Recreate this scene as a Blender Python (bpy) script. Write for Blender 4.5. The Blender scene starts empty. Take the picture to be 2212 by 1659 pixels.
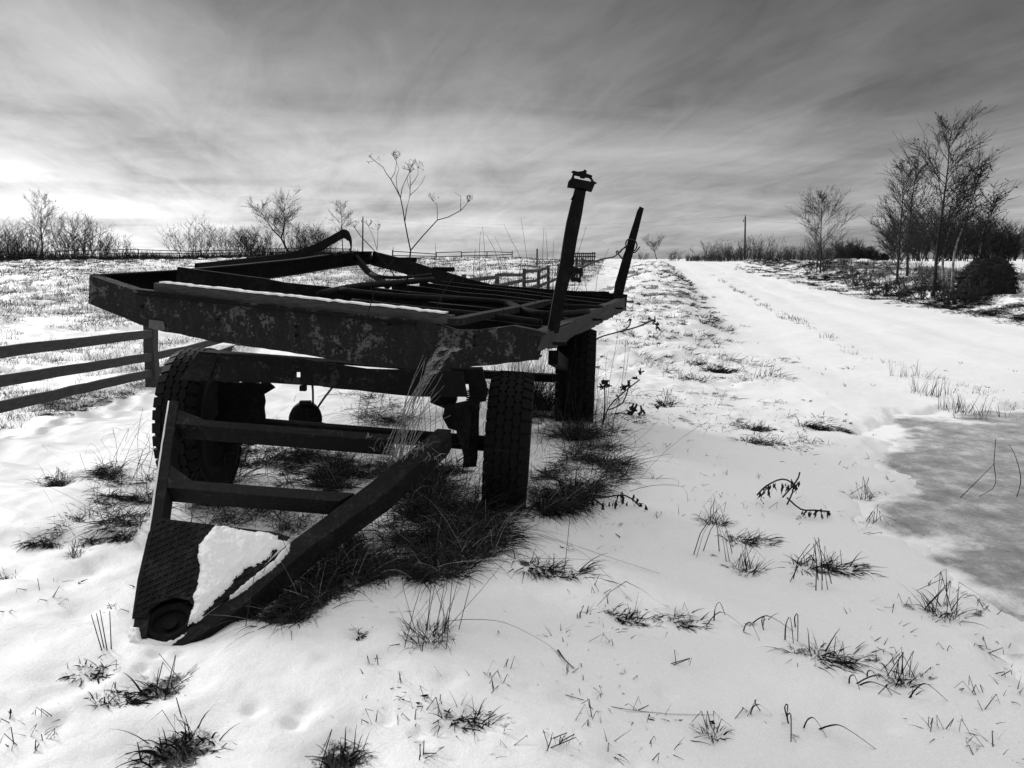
import bpy, bmesh, math, random
import numpy as np
from mathutils import Vector, Matrix
R = math.radians
random.seed(7); rng = np.random.default_rng(7)
sc = bpy.context.scene
COL = sc.collection

# ------------------------------------------------------------------ camera, sky, sun, exposure
CAMZ, PITCH, FPX = 1.5, R(9.6), 1600.0          # focal length in pixels of a 2212 px wide picture
cd = bpy.data.cameras.new('camera'); cam = bpy.data.objects.new('camera', cd); COL.objects.link(cam)
cam.location = (0, 0, CAMZ); cam.rotation_euler = (R(90) - PITCH, 0, 0)
cd.sensor_width = 36; cd.lens = FPX / 2212 * 36; cd.clip_start = .05; cd.clip_end = 2000
sc.camera = cam
SUN_AZ, SUN_EL = R(-47), R(19)                   # azimuth from +Y towards +X
sc.view_settings.view_transform = 'Standard'; sc.view_settings.look = 'None'
sc.view_settings.gamma = 1; sc.view_settings.exposure = 0.69

w = bpy.data.worlds.new('World'); sc.world = w; w.use_nodes = True
nt = w.node_tree; N = nt.nodes; Lk = nt.links
for n in list(N): N.remove(n)
def nd(t, **k):
    n = N.new(t)
    for a, b in k.items(): setattr(n, a, b)
    return n
def mth(op, a, b=None, c=None, clamp=False):
    n = N.new('ShaderNodeMath'); n.operation = op; n.use_clamp = clamp
    for i, v in enumerate((a, b, c)):
        if v is None: continue
        if isinstance(v, (int, float)): n.inputs[i].default_value = v
        else: Lk.new(v, n.inputs[i])
    return n.outputs[0]
sky = nd('ShaderNodeTexSky', sky_type='NISHITA', sun_disc=False, sun_elevation=SUN_EL, sun_rotation=SUN_AZ,
         air_density=1.0, dust_density=1.8, ozone_density=1.0)
bw = nd('ShaderNodeRGBToBW'); Lk.new(sky.outputs[0], bw.inputs[0])
tc = nd('ShaderNodeTexCoord'); sx = nd('ShaderNodeSeparateXYZ'); Lk.new(tc.outputs['Generated'], sx.inputs[0])
zc = mth('ADD', mth('MAXIMUM', sx.outputs[2], 0.0), 0.10)
px_, py_ = mth('DIVIDE', sx.outputs[0], zc), mth('DIVIDE', sx.outputs[1], zc)
cb = nd('ShaderNodeCombineXYZ'); Lk.new(px_, cb.inputs[0]); Lk.new(py_, cb.inputs[1])
def clouds(rot, sx_, sy_, scale, detail, rough, dist):
    mp = nd('ShaderNodeMapping'); mp.vector_type = 'TEXTURE'
    mp.inputs['Rotation'].default_value = (0, 0, R(rot)); mp.inputs['Scale'].default_value = (sx_, sy_, 1)
    Lk.new(cb.outputs[0], mp.inputs[0])
    no = nd('ShaderNodeTexNoise'); no.inputs['Scale'].default_value = scale; no.inputs['Detail'].default_value = detail
    no.inputs['Roughness'].default_value = rough; no.inputs['Distortion'].default_value = dist
    Lk.new(mp.outputs[0], no.inputs['Vector']); return no.outputs[0]
c1 = clouds(98, 2.0, 1.0, .75, 6, .58, .5)          # long streaks
c2 = clouds(8, 2.2, .9, .62, 5, .55, .5)         # broad banks
c3 = clouds(105, 2.6, .8, 2.6, 6, .66, 1.0)          # fine wisps
mix = mth('ADD', mth('ADD', mth('MULTIPLY', c1, .50), mth('MULTIPLY', c2, .42)), mth('MULTIPLY', c3, .20))
mr = nd('ShaderNodeMapRange'); Lk.new(mix, mr.inputs[0])
mr.inputs[1].default_value = .38; mr.inputs[2].default_value = .72; mr.inputs[3].default_value = .52; mr.inputs[4].default_value = 1.85
dk = nd('ShaderNodeValToRGB'); Lk.new(sx.outputs[2], dk.inputs[0])               # sky gain by height: cloud deck ahead, unseen overhead raised to brighten the snow
el = dk.color_ramp.elements
for p_, c_ in ((.10, 0), (.20, 0), (.33, 0), (.60, 0)): el.new(p_)
for e_, (p_, c_) in zip(el, ((0, .142), (.10, .104), (.20, .074), (.33, .045), (.60, .46), (1, .74))): e_.position = p_; e_.color = (c_, c_, c_, 1)
pw = mth('POWER', bw.outputs[0], .80); soft = mth('DIVIDE', pw, mth('ADD', 1.0, mth('DIVIDE', pw, 9.0)))
val = mth('MULTIPLY', mth('MULTIPLY', soft, mr.outputs[0]), mth('MULTIPLY', dk.outputs[0], 7.8))
bg = nd('ShaderNodeBackground'); Lk.new(val, bg.inputs[0]); bg.inputs[1].default_value = .10
ow = nd('ShaderNodeOutputWorld'); Lk.new(bg.outputs[0], ow.inputs[0])

sd = bpy.data.lights.new('sun', 'SUN'); sun = bpy.data.objects.new('sun', sd); COL.objects.link(sun)
sd.energy = 1.5; sd.angle = R(9); sd.color = (1, 1, 1)
sdir = Vector((math.sin(SUN_AZ) * math.cos(SUN_EL), math.cos(SUN_AZ) * math.cos(SUN_EL), math.sin(SUN_EL)))
sun.rotation_euler = sdir.to_track_quat('Z', 'Y').to_euler()

# ------------------------------------------------------------------ helpers
def tag(o, label=None, cat=None, group=None, kind=None):
    if label: o['label'] = label
    if cat: o['category'] = cat
    if group: o['group'] = group
    if kind: o['kind'] = kind
    return o
def thing(name, label, cat, loc=(0, 0, 0), group=None):
    o = bpy.data.objects.new(name, None); COL.objects.link(o); o.location = loc; o.empty_display_size = .1
    return tag(o, label, cat, group)
def link(name, me, mat=None, parent=None):
    if mat: me.materials.append(mat)
    o = bpy.data.objects.new(name, me); COL.objects.link(o)
    if parent:
        o.parent = parent
        if parent.type == 'EMPTY': o.location = -parent.location
    return o
def obj(name, bm, mat, parent=None, smooth=False):
    bmesh.ops.recalc_face_normals(bm, faces=bm.faces)
    me = bpy.data.meshes.new(name); bm.to_mesh(me); bm.free()
    if smooth: me.shade_smooth()
    return link(name, me, mat, parent)
def mesh_np(name, V, Q, smooth=False, attrs=None):
    V = np.asarray(V, np.float32).reshape(-1, 3); Q = np.asarray(Q, np.int32); k = Q.shape[1]
    me = bpy.data.meshes.new(name); me.vertices.add(len(V)); me.vertices.foreach_set('co', V.ravel())
    me.loops.add(Q.size); me.loops.foreach_set('vertex_index', Q.ravel())
    me.polygons.add(len(Q)); me.polygons.foreach_set('loop_start', np.arange(0, Q.size, k, dtype=np.int32))
    me.polygons.foreach_set('loop_total', np.full(len(Q), k, np.int32))
    if smooth: me.polygons.foreach_set('use_smooth', np.ones(len(Q), bool))
    me.update(calc_edges=True)
    for an, av in (attrs or {}).items():
        me.attributes.new(an, 'FLOAT', 'POINT').data.foreach_set('value', np.asarray(av, np.float32).ravel())
    return me
CT, ST = math.cos(PITCH), math.sin(PITCH)
def ray(u, v):
    xc = (u - 1106) / FPX; yc = -(v - 829.5) / FPX
    return Vector((xc, CT + yc * ST, -ST + yc * CT))
def P(u, v, Y):
    d = ray(u, v); t = Y / d.y
    return Vector((d.x * t, Y, CAMZ + d.z * t))
class Plane:
    def __init__(s, a, b, c):
        s.o = a; s.n = (b - a).cross(c - a).normalized()
        if s.n.z < 0: s.n = -s.n
    def __call__(s, u, v, off=0):
        d = ray(u, v); o = Vector((0, 0, CAMZ))
        return o + d * ((s.o - o).dot(s.n) / d.dot(s.n)) + s.n * off
def prism(bm, poly, vec, jit=0):
    vec = Vector(vec)
    if jit: poly = [p + Vector((random.uniform(-jit, jit), 0, random.uniform(-jit, jit))) for p in poly]
    a = [bm.verts.new(p) for p in poly]; b = [bm.verts.new(p + vec) for p in poly]
    bm.faces.new(a); bm.faces.new(b[::-1]); n = len(a)
    for i in range(n): bm.faces.new((a[i], b[i], b[(i + 1) % n], a[(i + 1) % n]))
def dense(poly, step=.05, jit=0, rnd=random):
    out = []
    for i, p in enumerate(poly):
        q = poly[(i + 1) % len(poly)]; n = max(1, int((q - p).length / step))
        for k in range(n):
            r = p.lerp(q, k / n)
            if jit: r = r + Vector((rnd.gauss(0, jit) * .5, 0, rnd.gauss(0, jit)))
            out.append(r)
    return out
def frame(d, up=Vector((0, 0, 1))):
    d = d.normalized(); s = d.cross(up)
    if s.length < 1e-3: s = d.cross(Vector((1, 0, 0)))
    s.normalize(); return d, s, s.cross(d).normalized()
def bar(bm, p0, p1, w_, h, up=Vector((0, 0, 1)), n=1, jit=0):
    d, s, u_ = frame(p1 - p0, up); rings = []
    for i in range(n + 1):
        c = p0.lerp(p1, i / n)
        if jit and 0 < i < n: c = c + s * random.gauss(0, jit) + u_ * random.gauss(0, jit)
        rings.append([bm.verts.new(c + s * a * w_ / 2 + u_ * b * h / 2) for a, b in ((-1, -1), (1, -1), (1, 1), (-1, 1))])
    for r0, r1 in zip(rings, rings[1:]):
        for k in range(4): bm.faces.new((r0[k], r0[(k + 1) % 4], r1[(k + 1) % 4], r1[k]))
    bm.faces.new(rings[0][::-1]); bm.faces.new(rings[-1])
def channel(bm, p0, p1, w_, h, t=.01, up=Vector((0, 0, 1)), side=1, n=1, jit=0):
    d, s, u_ = frame(p1 - p0, up); s = s * side
    bar(bm, p0 + s * (w_ / 2 - t / 2), p1 + s * (w_ / 2 - t / 2), t, h, up, n, jit)
    for k in (-1, 1):
        q = u_ * (k * (h / 2 - t / 2)) - s * t / 2
        bar(bm, p0 + q, p1 + q, w_ - t - .002, t, up, n, jit)
def tube(bm, pts, rad, n=6, cap=True):
    pts = [Vector(p) for p in pts]; m = len(pts)
    rad = rad if isinstance(rad, (list, tuple)) else [rad] * m
    rings = []; ref = Vector((.3, .2, 1)).normalized()
    for i, p in enumerate(pts):
        d = (pts[min(i + 1, m - 1)] - pts[max(i - 1, 0)]).normalized()
        s = d.cross(ref)
        if s.length < 1e-2: s = d.cross(Vector((1, 0, 0)))
        s.normalize(); u_ = s.cross(d)
        rings.append([bm.verts.new(p + (s * math.cos(2 * math.pi * k / n) + u_ * math.sin(2 * math.pi * k / n)) * rad[i]) for k in range(n)])
    for a, b in zip(rings, rings[1:]):
        for k in range(n): bm.faces.new((a[k], a[(k + 1) % n], b[(k + 1) % n], b[k]))
    if cap: bm.faces.new(rings[0][::-1]); bm.faces.new(rings[-1])
def smoothpts(pts, k=5):
    pts = [Vector(p) for p in pts]; out = []
    for i in range(len(pts) - 1):
        a, b, c, d = pts[max(i - 1, 0)], pts[i], pts[i + 1], pts[min(i + 2, len(pts) - 1)]
        for j in range(k):
            t = j / k
            out.append(.5 * ((2 * b) + (c - a) * t + (2 * a - 5 * b + 4 * c - d) * t * t + (3 * b - a - 3 * c + d) * t ** 3))
    return out + [pts[-1]]
def sstep(a, b, x):
    t = np.clip((np.asarray(x, float) - a) / (b - a), 0, 1); return t * t * (3 - 2 * t)
def vnoise(x, y, seed=0):
    x = np.asarray(x, float); y = np.asarray(y, float)
    xi = np.floor(x).astype(np.int64); yi = np.floor(y).astype(np.int64); xf = x - xi; yf = y - yi
    def h(a, b):
        n = (a * 374761393 + b * 668265263 + seed * 974634777) & 0xffffffff
        n = ((n ^ (n >> 13)) * 1274126177) & 0xffffffff
        n = ((n ^ (n >> 16)) * 2246822519) & 0xffffffff
        return ((n ^ (n >> 15)) & 0xffff) / 65535.0
    a = xf * xf * xf * (xf * (xf * 6 - 15) + 10); b = yf * yf * yf * (yf * (yf * 6 - 15) + 10)
    return (h(xi, yi) * (1 - a) + h(xi + 1, yi) * a) * (1 - b) + (h(xi, yi + 1) * (1 - a) + h(xi + 1, yi + 1) * a) * b - .5
def fbm(x, y, s, oct=4, seed=0, gain=.5):
    v = 0; a = 1.0; f = 1.0 / s
    for i in range(oct):
        v = v + a * vnoise(x * f + 17.3 * i, y * f - 9.1 * i, seed + i); a *= gain; f *= 2.03
    return v

# ------------------------------------------------------------------ materials (neutral greys: the photograph is black and white)
def material(name, build):
    m = bpy.data.materials.new(name); m.use_nodes = True; t = m.node_tree
    b = t.nodes['Principled BSDF']; b.inputs['Specular IOR Level'].default_value = .3
    build(t, b); return m
def tnoise(t, scale, detail=4, rough=.6, coord='Object', stretch=None):
    tcn = t.nodes.new('ShaderNodeTexCoord'); no = t.nodes.new('ShaderNodeTexNoise')
    no.inputs['Scale'].default_value = scale; no.inputs['Detail'].default_value = detail; no.inputs['Roughness'].default_value = rough
    if stretch:
        mp = t.nodes.new('ShaderNodeMapping'); mp.inputs['Scale'].default_value = stretch
        t.links.new(tcn.outputs[coord], mp.inputs[0]); t.links.new(mp.outputs[0], no.inputs['Vector'])
    else: t.links.new(tcn.outputs[coord], no.inputs['Vector'])
    return no.outputs[0]
def ramp(t, fac, stops):
    r = t.nodes.new('ShaderNodeValToRGB'); e = r.color_ramp.elements
    while len(e) < len(stops): e.new(.5)
    for el, (p, c) in zip(e, stops): el.position = p; el.color = (c, c, c, 1)
    t.links.new(fac, r.inputs[0]); return r.outputs[0]
def bump(t, b, h, strength, dist=.01):
    n = t.nodes.new('ShaderNodeBump'); n.inputs['Strength'].default_value = strength; n.inputs['Distance'].default_value = dist
    t.links.new(h, n.inputs['Height']); t.links.new(n.outputs[0], b.inputs['Normal'])
def tm(t, op, a, b, clamp=False):
    n = t.nodes.new('ShaderNodeMath'); n.operation = op; n.use_clamp = clamp
    for i, v in enumerate((a, b)):
        if isinstance(v, (int, float)): n.inputs[i].default_value = v
        else: t.links.new(v, n.inputs[i])
    return n.outputs[0]
def simple(lo, hi, scale, rough=.8, bmp=.3, bdist=.004, stretch=None, spec=.25):
    def f(t, b):
        b.inputs['Roughness'].default_value = rough; b.inputs['Specular IOR Level'].default_value = spec
        n = tnoise(t, scale, 6, .65, stretch=stretch)
        t.links.new(ramp(t, n, [(.3, lo), (.72, hi)]), b.inputs['Base Color'])
        if bmp: bump(t, b, n, bmp, bdist)
    return f
def scaly(lo, hi, sc, rough=.85, spec=.15, streak=None):
    def f(t, b):
        b.inputs['Roughness'].default_value = rough; b.inputs['Specular IOR Level'].default_value = spec
        n = tnoise(t, sc, 8, .75); m_ = tnoise(t, sc * 5, 5, .75, stretch=streak); q = tm(t, 'ADD', tm(t, 'MULTIPLY', n, .55), tm(t, 'MULTIPLY', m_, .45))
        t.links.new(ramp(t, q, [(.36, lo), (.50, lo * .5 + hi * .25), (.60, hi), (.70, hi * 1.9)]), b.inputs['Base Color']); bump(t, b, q, .9, .008)
    return f
def flaky(lo, hi, paint, thr, rough=.75):
    def f(t, b):
        b.inputs['Roughness'].default_value = rough; b.inputs['Specular IOR Level'].default_value = .2
        n = tnoise(t, 16, 8, .72); big = tnoise(t, 3.4, 3, .5); fine = tnoise(t, 70, 5, .7)
        mask = tm(t, 'ADD', tm(t, 'MULTIPLY', n, .75), tm(t, 'MULTIPLY', big, .42))
        mask = tm(t, 'ADD', mask, tm(t, 'MULTIPLY', tm(t, 'SUBTRACT', fine, .3), .36))
        k = ramp(t, mask, [(thr, 0), (thr + .035, .75), (thr + .09, 1)])
        drip = tnoise(t, 26, 5, .7, stretch=(1, 1, .22)); fm = tm(t, 'ADD', tm(t, 'MULTIPLY', fine, .55), tm(t, 'MULTIPLY', drip, .45)); base = ramp(t, fm, [(.36, lo), (.50, lo * .5 + hi * .3), (.60, hi), (.70, hi * 2.2)])
        mx = t.nodes.new('ShaderNodeMix'); mx.data_type = 'RGBA'; t.links.new(k, mx.inputs[0]); t.links.new(base, mx.inputs[6])
        mx.inputs[7].default_value = (paint, paint, paint, 1)
        t.links.new(mx.outputs[2], b.inputs['Base Color']); bump(t, b, mask, .9, .008)
    return f
def snow_f(soil=False):
    def f(t, b):
        b.inputs['Roughness'].default_value = .55; b.inputs['Specular IOR Level'].default_value = .35
        a = tnoise(t, 55, 5, .7); c = tnoise(t, 420, 2, .6); s = tnoise(t, 7, 4, .55)
        hgt = tm(t, 'ADD', tm(t, 'ADD', tm(t, 'MULTIPLY', a, .5), tm(t, 'MULTIPLY', c, .25)), tm(t, 'MULTIPLY', s, .6))
        bump(t, b, hgt, .75, .014)
        if not soil:
            b.inputs['Base Color'].default_value = (.86, .86, .86, 1); return
        at = t.nodes.new('ShaderNodeAttribute'); at.attribute_name = 'soil'
        g = tnoise(t, 22, 6, .75); g2 = tnoise(t, 120, 4, .7)
        m = tm(t, 'ADD', at.outputs['Fac'], tm(t, 'MULTIPLY', tm(t, 'ADD', tm(t, 'MULTIPLY', tm(t, 'SUBTRACT', g, .5), 3.4), tm(t, 'MULTIPLY', tm(t, 'SUBTRACT', g2, .5), 2.0)), at.outputs['Fac']))
        k = ramp(t, m, [(.30, 0), (.52, 1)])
        e = ramp(t, g2, [(.3, .012), (.7, .045)])
        mx = t.nodes.new('ShaderNodeMix'); mx.data_type = 'RGBA'; t.links.new(k, mx.inputs[0])
        gr = tnoise(t, 190, 3, .7); t.links.new(ramp(t, gr, [(.3, .76), (.7, .92)]), mx.inputs[6]); t.links.new(e, mx.inputs[7]); t.links.new(mx.outputs[2], b.inputs['Base Color'])
    return f
M = {}
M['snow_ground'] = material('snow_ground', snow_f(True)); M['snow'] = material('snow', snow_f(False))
M['rust'] = material('rusty_steel', scaly(.003, .018, 9)); M['steel'] = material('dark_steel', scaly(.002, .011, 8))
M['flaky'] = material('flaking_painted_steel', flaky(.005, .019, .085, .722)); M['flaky2'] = material('spotted_steel', flaky(.004, .013, .04, .73))
M['galv'] = material('streaked_steel', simple(.003, .024, 16, .8, stretch=(3, 3, .5)))
M['rubber'] = material('old_rubber', simple(.002, .0045, 40, .75, spec=.15)); M['plate'] = material('checker_plate_steel', scaly(.006, .028, 10))
M['plank'] = material('weathered_plank', simple(.022, .075, 20, .85, stretch=(.3, 3, 6)))
M['fence'] = material('fence_wood', simple(.018, .06, 18, .9, stretch=(3, .4, 3)))
M['fence_far'] = material('fence_wood_far', simple(.012, .035, 4, .9))
M['wood_pole'] = material('pole_wood', simple(.02, .05, 6, .9)); M['wire'] = material('wire_steel', simple(.01, .02, 20, .6, 0))
M['bark'] = material('bark', simple(.012, .04, 6, .9)); M['twig'] = material('twigs', simple(.015, .04, 3, .9, 0))
M['birch'] = material('birch_bark', simple(.03, .38, 2.2, .8, stretch=(1, 1, 2.2)))
M['grass_dark'] = material('dark_dead_grass', simple(.005, .022, 9, .9, 0, spec=.1)); M['grass'] = material('dead_grass', simple(.010, .065, 9, .85, 0, spec=.15))
M['straw'] = material('pale_straw', simple(.14, .42, 30, .7, 0)); M['field'] = material('field_grass', simple(.02, .085, 1.5, .9, 0, spec=.1))
M['leaf'] = material('withered_leaf', simple(.006, .02, 20, .8)); M['hay'] = material('old_hay', simple(.004, .02, 9, .95))
def ice_f(t, b):
    b.inputs['Roughness'].default_value = .75; b.inputs['Specular IOR Level'].default_value = .2
    n = tnoise(t, 5, 7, .7); f = tnoise(t, 90, 5, .75)
    mm = tm(t, 'ADD', tm(t, 'MULTIPLY', n, .7), tm(t, 'MULTIPLY', f, .3))
    at = t.nodes.new('ShaderNodeAttribute'); at.attribute_name = 'thin'
    base = ramp(t, mm, [(.36, .17), (.50, .31), (.64, .58)]); k = ramp(t, tm(t, 'ADD', at.outputs['Fac'], tm(t, 'MULTIPLY', tm(t, 'SUBTRACT', mm, .5), 1.4)), [(.25, 0), (.95, 1)])
    mx = t.nodes.new('ShaderNodeMix'); mx.data_type = 'RGBA'; t.links.new(k, mx.inputs[0]); t.links.new(base, mx.inputs[6]); mx.inputs[7].default_value = (.84, .84, .84, 1)
    t.links.new(mx.outputs[2], b.inputs['Base Color']); bump(t, b, f, .4, .006)
M['ice'] = material('snowy_ice', ice_f)

# ------------------------------------------------------------------ terrain heights
XLy = [0, 2.8, 5.35, 8.9, 12, 24, 40, 70, 150, 400]; XLx = [1.6, 1.93, 2.95, 3.35, 3.6, 6.1, 9.2, 14.4, 31, 80]
XRy = [0, 10, 17, 23, 30, 60, 75, 150, 400]; XRx = [9.4, 10.8, 12, 13, 14.4, 21, 23.5, 40, 94]
def xl(y): return np.interp(y, XLy, XLx)
def xr(y): return np.interp(y, XRy, XRx)
CRU = np.array([-3000, 0, 300, 700, 1100, 1250, 1430, 1650, 2212, 6000]); CRV = np.array([566, 566, 563, 559, 559, 562, 566, 568, 571, 571])
def crest(x, y):
    az = np.arctan2(x, np.maximum(y, 1e-3)); u = 1106 + FPX * np.tan(np.clip(az, -1.2, 1.2))
    return 1.5 + (559.4 - np.interp(u, CRU, CRV)) / FPX * 88
def onice(u, v):
    d = ray(u, v); t = (-.05 - CAMZ) / d.z; return (d.x * t, d.y * t)
ICEP = np.array([onice(*q) for q in [(1905, 985), (1918, 925), (1960, 900), (2050, 902), (2120, 888), (2250, 890), (2900, 900), (2900, 1600), (2420, 1600), (2215, 1385), (2150, 1290), (2085, 1225), (2060, 1170), (1990, 1165), (1925, 1140), (1920, 1095), (1980, 1080), (1985, 1050), (1935, 1010)]])
def sdpoly(x, y, poly):
    d = np.full(np.shape(x), 1e9); ins = np.zeros(np.shape(x), bool); n = len(poly)
    for i in range(n):
        ax, ay = poly[i]; bx, by = poly[(i + 1) % n]; ex, ey = bx - ax, by - ay
        t = np.clip(((x - ax) * ex + (y - ay) * ey) / (ex * ex + ey * ey), 0, 1)
        d = np.minimum(d, np.hypot(x - ax - ex * t, y - ay - ey * t))
        c = ((ay > y) != (by > y)) & (x < ex * (y - ay) / (ey if abs(ey) > 1e-9 else 1e-9) + ax)
        ins ^= c
    return np.where(ins, -d, d)
GX0, GY0, GR = -6.0, 1.2, .02                     # fine rasters near the camera: bare soil and hollows in the snow
SOIL = np.zeros((700, 620)); HOLE = np.zeros((700, 620))
def splat(A, x, y, r, amp):
    i0, j0 = (y - GY0) / GR, (x - GX0) / GR; k = int(r * 2.2 / GR) + 1
    ia, ib, ja, jb = max(0, int(i0) - k), min(A.shape[0], int(i0) + k), max(0, int(j0) - k), min(A.shape[1], int(j0) + k)
    if ia >= ib or ja >= jb: return
    ii, jj = np.mgrid[ia:ib, ja:jb]; g = amp * np.exp(-((ii - i0) ** 2 + (jj - j0) ** 2) * (GR / r) ** 2 * 1.2)
    A[ia:ib, ja:jb] = np.maximum(A[ia:ib, ja:jb], g)
def look(A, x, y):
    i = (np.asarray(y, float) - GY0) / GR; j = (np.asarray(x, float) - GX0) / GR
    ok = (i > 1) & (j > 1) & (i < A.shape[0] - 2) & (j < A.shape[1] - 2)
    i = np.clip(i, 0, A.shape[0] - 2); j = np.clip(j, 0, A.shape[1] - 2); a = i.astype(int); b = j.astype(int); fi = i - a; fj = j - b
    return ok * ((A[a, b] * (1 - fi) + A[a + 1, b] * fi) * (1 - fj) + (A[a, b + 1] * (1 - fi) + A[a + 1, b + 1] * fi) * fj)
def G(x, y):
    x = np.asarray(x, float); y = np.asarray(y, float); r = np.hypot(x, y)
    z = crest(x, y) * sstep(14, 88, r) * sstep(-5, 10, y)
    z = z - .34 * sstep(-2.7, -5.4, x) * sstep(3, 10, y) * (1 - sstep(14, 45, y))
    L_, R_ = xl(y), xr(y); s = (x - L_) / (R_ - L_); on = sstep(-.06, .06, s) * sstep(1.04, .96, s) * sstep(0, 4, y)
    z = z + .34 * sstep(L_ - 4.2, L_ - 1.6, x) * sstep(L_ + .5, L_ - 1.0, x) * sstep(9, 18, y) * (1 - sstep(60, 85, y))
    z = z + .42 * sstep(R_ - .2, R_ + 2.2, x) * sstep(5, 14, y) * (1 - sstep(60, 88, y))
    far = 1 + r * .02
    n = fbm(x, y, .9, 4, 3) * (.030 + .022 * sstep(0, -2.5, x) + .02 * sstep(6, 10, y)) + fbm(x, y, .22, 3, 11) * .013 + fbm(x, y, .06, 2, 13) * .0035 * (r < 12)
    n = n + (fbm(x * .42 + y * .9, y * .5 - x * .1, .34, 3, 23) * .085 * sstep(-.8, -2.8, x))          # wind drifts on the left
    n = n + fbm(x, y, 4, 3, 31) * .10 * sstep(6, 14, r)
    z = z + n * (1 - .55 * on) * np.minimum(far, 2.2)
    tus = np.maximum(fbm(x, y, 1.1, 3, 41), 0) * .5
    z = z + tus * sstep(R_ - .1, R_ + .8, x) * (1 - sstep(R_ + 6, R_ + 11, x)) * sstep(5, 12, y)
    z = z + (tus * .45 + np.maximum(fbm(x, y, .45, 3, 43), 0) * .16) * sstep(L_ + .3, L_ - .8, x) * sstep(L_ - 6, L_ - 3, x) * sstep(5.5, 11, y)
    rut = lambda c, wd: np.exp(-((s - c) / wd) ** 2)
    wig = .012 * np.sin(y * .6)
    s = s + wig
    z = z + on * sstep(5, 9, y) * (.55 + .8 * fbm(x, y, 3.5, 2, 83)) * .55 * (-.07 * rut(.13, .05) - .08 * rut(.42, .05) + .035 * rut(.27, .05) - .06 * rut(.62, .045) - .06 * rut(.86, .05) + .03 * rut(.74, .06))
    near = (np.abs(x) < 9) & (y < 10) & (y > .5)
    if np.any(near):
        d = np.where(near, sdpoly(np.where(near, x, 50), np.where(near, y, 50), ICEP), 9)
        d = d + fbm(x, y, .5, 5, 57, .6) * .22
        z = z - .10 * sstep(.30, -.14, d)
    for bx, by, br, bh in ((-.16, 4.22, .22, .05), (.10, 4.24, .22, .06), (.22, 4.5, .25, .05), (.50, 6.42, .3, .06), (.78, 6.6, .3, .06)): z = z + bh * np.exp(-((x - bx) ** 2 + (y - by) ** 2) / br ** 2)   # snow banked against the wheels
    return z - look(HOLE, x, y)
def gz(x, y): return float(G(np.array([x]), np.array([y]))[0])
def gp(u, v):
    d = ray(u, v); t = np.linspace(-.9 / d.z, -2.2 / d.z, 110) if d.z < -.09 else np.concatenate([np.arange(8, 20, .05), np.geomspace(20, 160, 300)])
    z = CAMZ + d.z * t; g = G(d.x * t, d.y * t); k = np.argmax(z < g)
    if not (z < g).any(): k = len(t) - 1
    k0 = max(k - 1, 0); a_, b_ = z[k0] - g[k0], z[k] - g[k]; f = 0 if k0 == k or a_ == b_ else a_ / (a_ - b_); t1 = t[k0] + (t[k] - t[k0]) * f
    return Vector((d.x * t1, d.y * t1, gz(d.x * t1, d.y * t1)))
ICEZ = -.048

# ------------------------------------------------------------------ grass makers
class Ribbons:
    def __init__(s): s.V = []; s.Q = []; s.n = 0
    def many(s, root, d, L, wd, droop, seg=3, taper=.85, side=None):
        root = np.asarray(root, float); d = np.asarray(d, float); n = len(root)
        d = d / np.linalg.norm(d, axis=1, keepdims=True); t = np.linspace(0, 1, seg + 1)
        L = np.broadcast_to(L, (n,)); wd = np.broadcast_to(wd, (n,)); droop = np.broadcast_to(droop, (n,))
        p = root[:, None] + d[:, None] * (L[:, None] * t)[:, :, None]
        p[:, :, 2] -= (droop * L)[:, None] * t ** 2
        a = rng.uniform(0, 2 * np.pi, n); q = np.stack([np.cos(a), np.sin(a), np.zeros(n)], 1)
        sv = np.cross(d, q + 1e-3); sv = sv / (np.linalg.norm(sv, axis=1, keepdims=True) + 1e-6)
        hw = wd[:, None] * .5 * (1 - taper * t)
        A = p - sv[:, None] * hw[:, :, None]; B = p + sv[:, None] * hw[:, :, None]
        V = np.stack([A, B], 2).reshape(-1, 3)
        b = s.n + np.arange(n)[:, None] * (2 * (seg + 1)) + np.arange(seg)[None] * 2; b = b.ravel()
        s.Q.append(np.stack([b, b + 1, b + 3, b + 2], 1)); s.V.append(V); s.n += len(V)
    def line(s, pts, w0, w1=None):
        w1 = w0 * .4 if w1 is None else w1; pts = np.asarray([tuple(p) for p in pts], float); n = len(pts)
        d = np.gradient(pts, axis=0); d /= np.linalg.norm(d, axis=1, keepdims=True) + 1e-9
        for k in range(2):                           # two crossed ribbons: thin from no side
            q = np.array([(1, .2, .1), (.1, .3, 1)][k]); sv = np.cross(d, q); sv /= np.linalg.norm(sv, axis=1, keepdims=True) + 1e-6
            hw = np.linspace(w0, w1, n)[:, None] * .5; V = np.stack([pts - sv * hw, pts + sv * hw], 1).reshape(-1, 3)
            b = s.n + np.arange(n - 1) * 2; s.Q.append(np.stack([b, b + 1, b + 3, b + 2], 1)); s.V.append(V); s.n += len(V)
    def mesh(s, name): return mesh_np(name, np.concatenate(s.V), np.concatenate(s.Q))
    def build(s, name, mat, parent=None): return link(name, s.mesh(name), M[mat], parent)
def tuft(rb, c, n, L, spread, lean=(0, 0), up=1.0, droop=.5, wd=.004, rad=None, seg=3, fan=1.0):
    a = rng.uniform(0, 2 * np.pi, n); rr = np.sqrt(rng.uniform(0, 1, n)) * (spread if rad is None else rad)
    root = np.stack([c[0] + np.cos(a) * rr, c[1] + np.sin(a) * rr, np.full(n, c[2] - .015)], 1)
    o = rng.uniform(.1, 1, n) * fan; b = a + rng.normal(0, .7, n)
    d = np.stack([np.cos(b) * o + lean[0], np.sin(b) * o + lean[1], np.full(n, up) * rng.uniform(.5, 1.2, n)], 1)
    rb.many(root, d, L * rng.uniform(.45, 1.15, n), wd * rng.uniform(.6, 1.3, n), droop * rng.uniform(.3, 1.4, n), seg)
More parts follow.
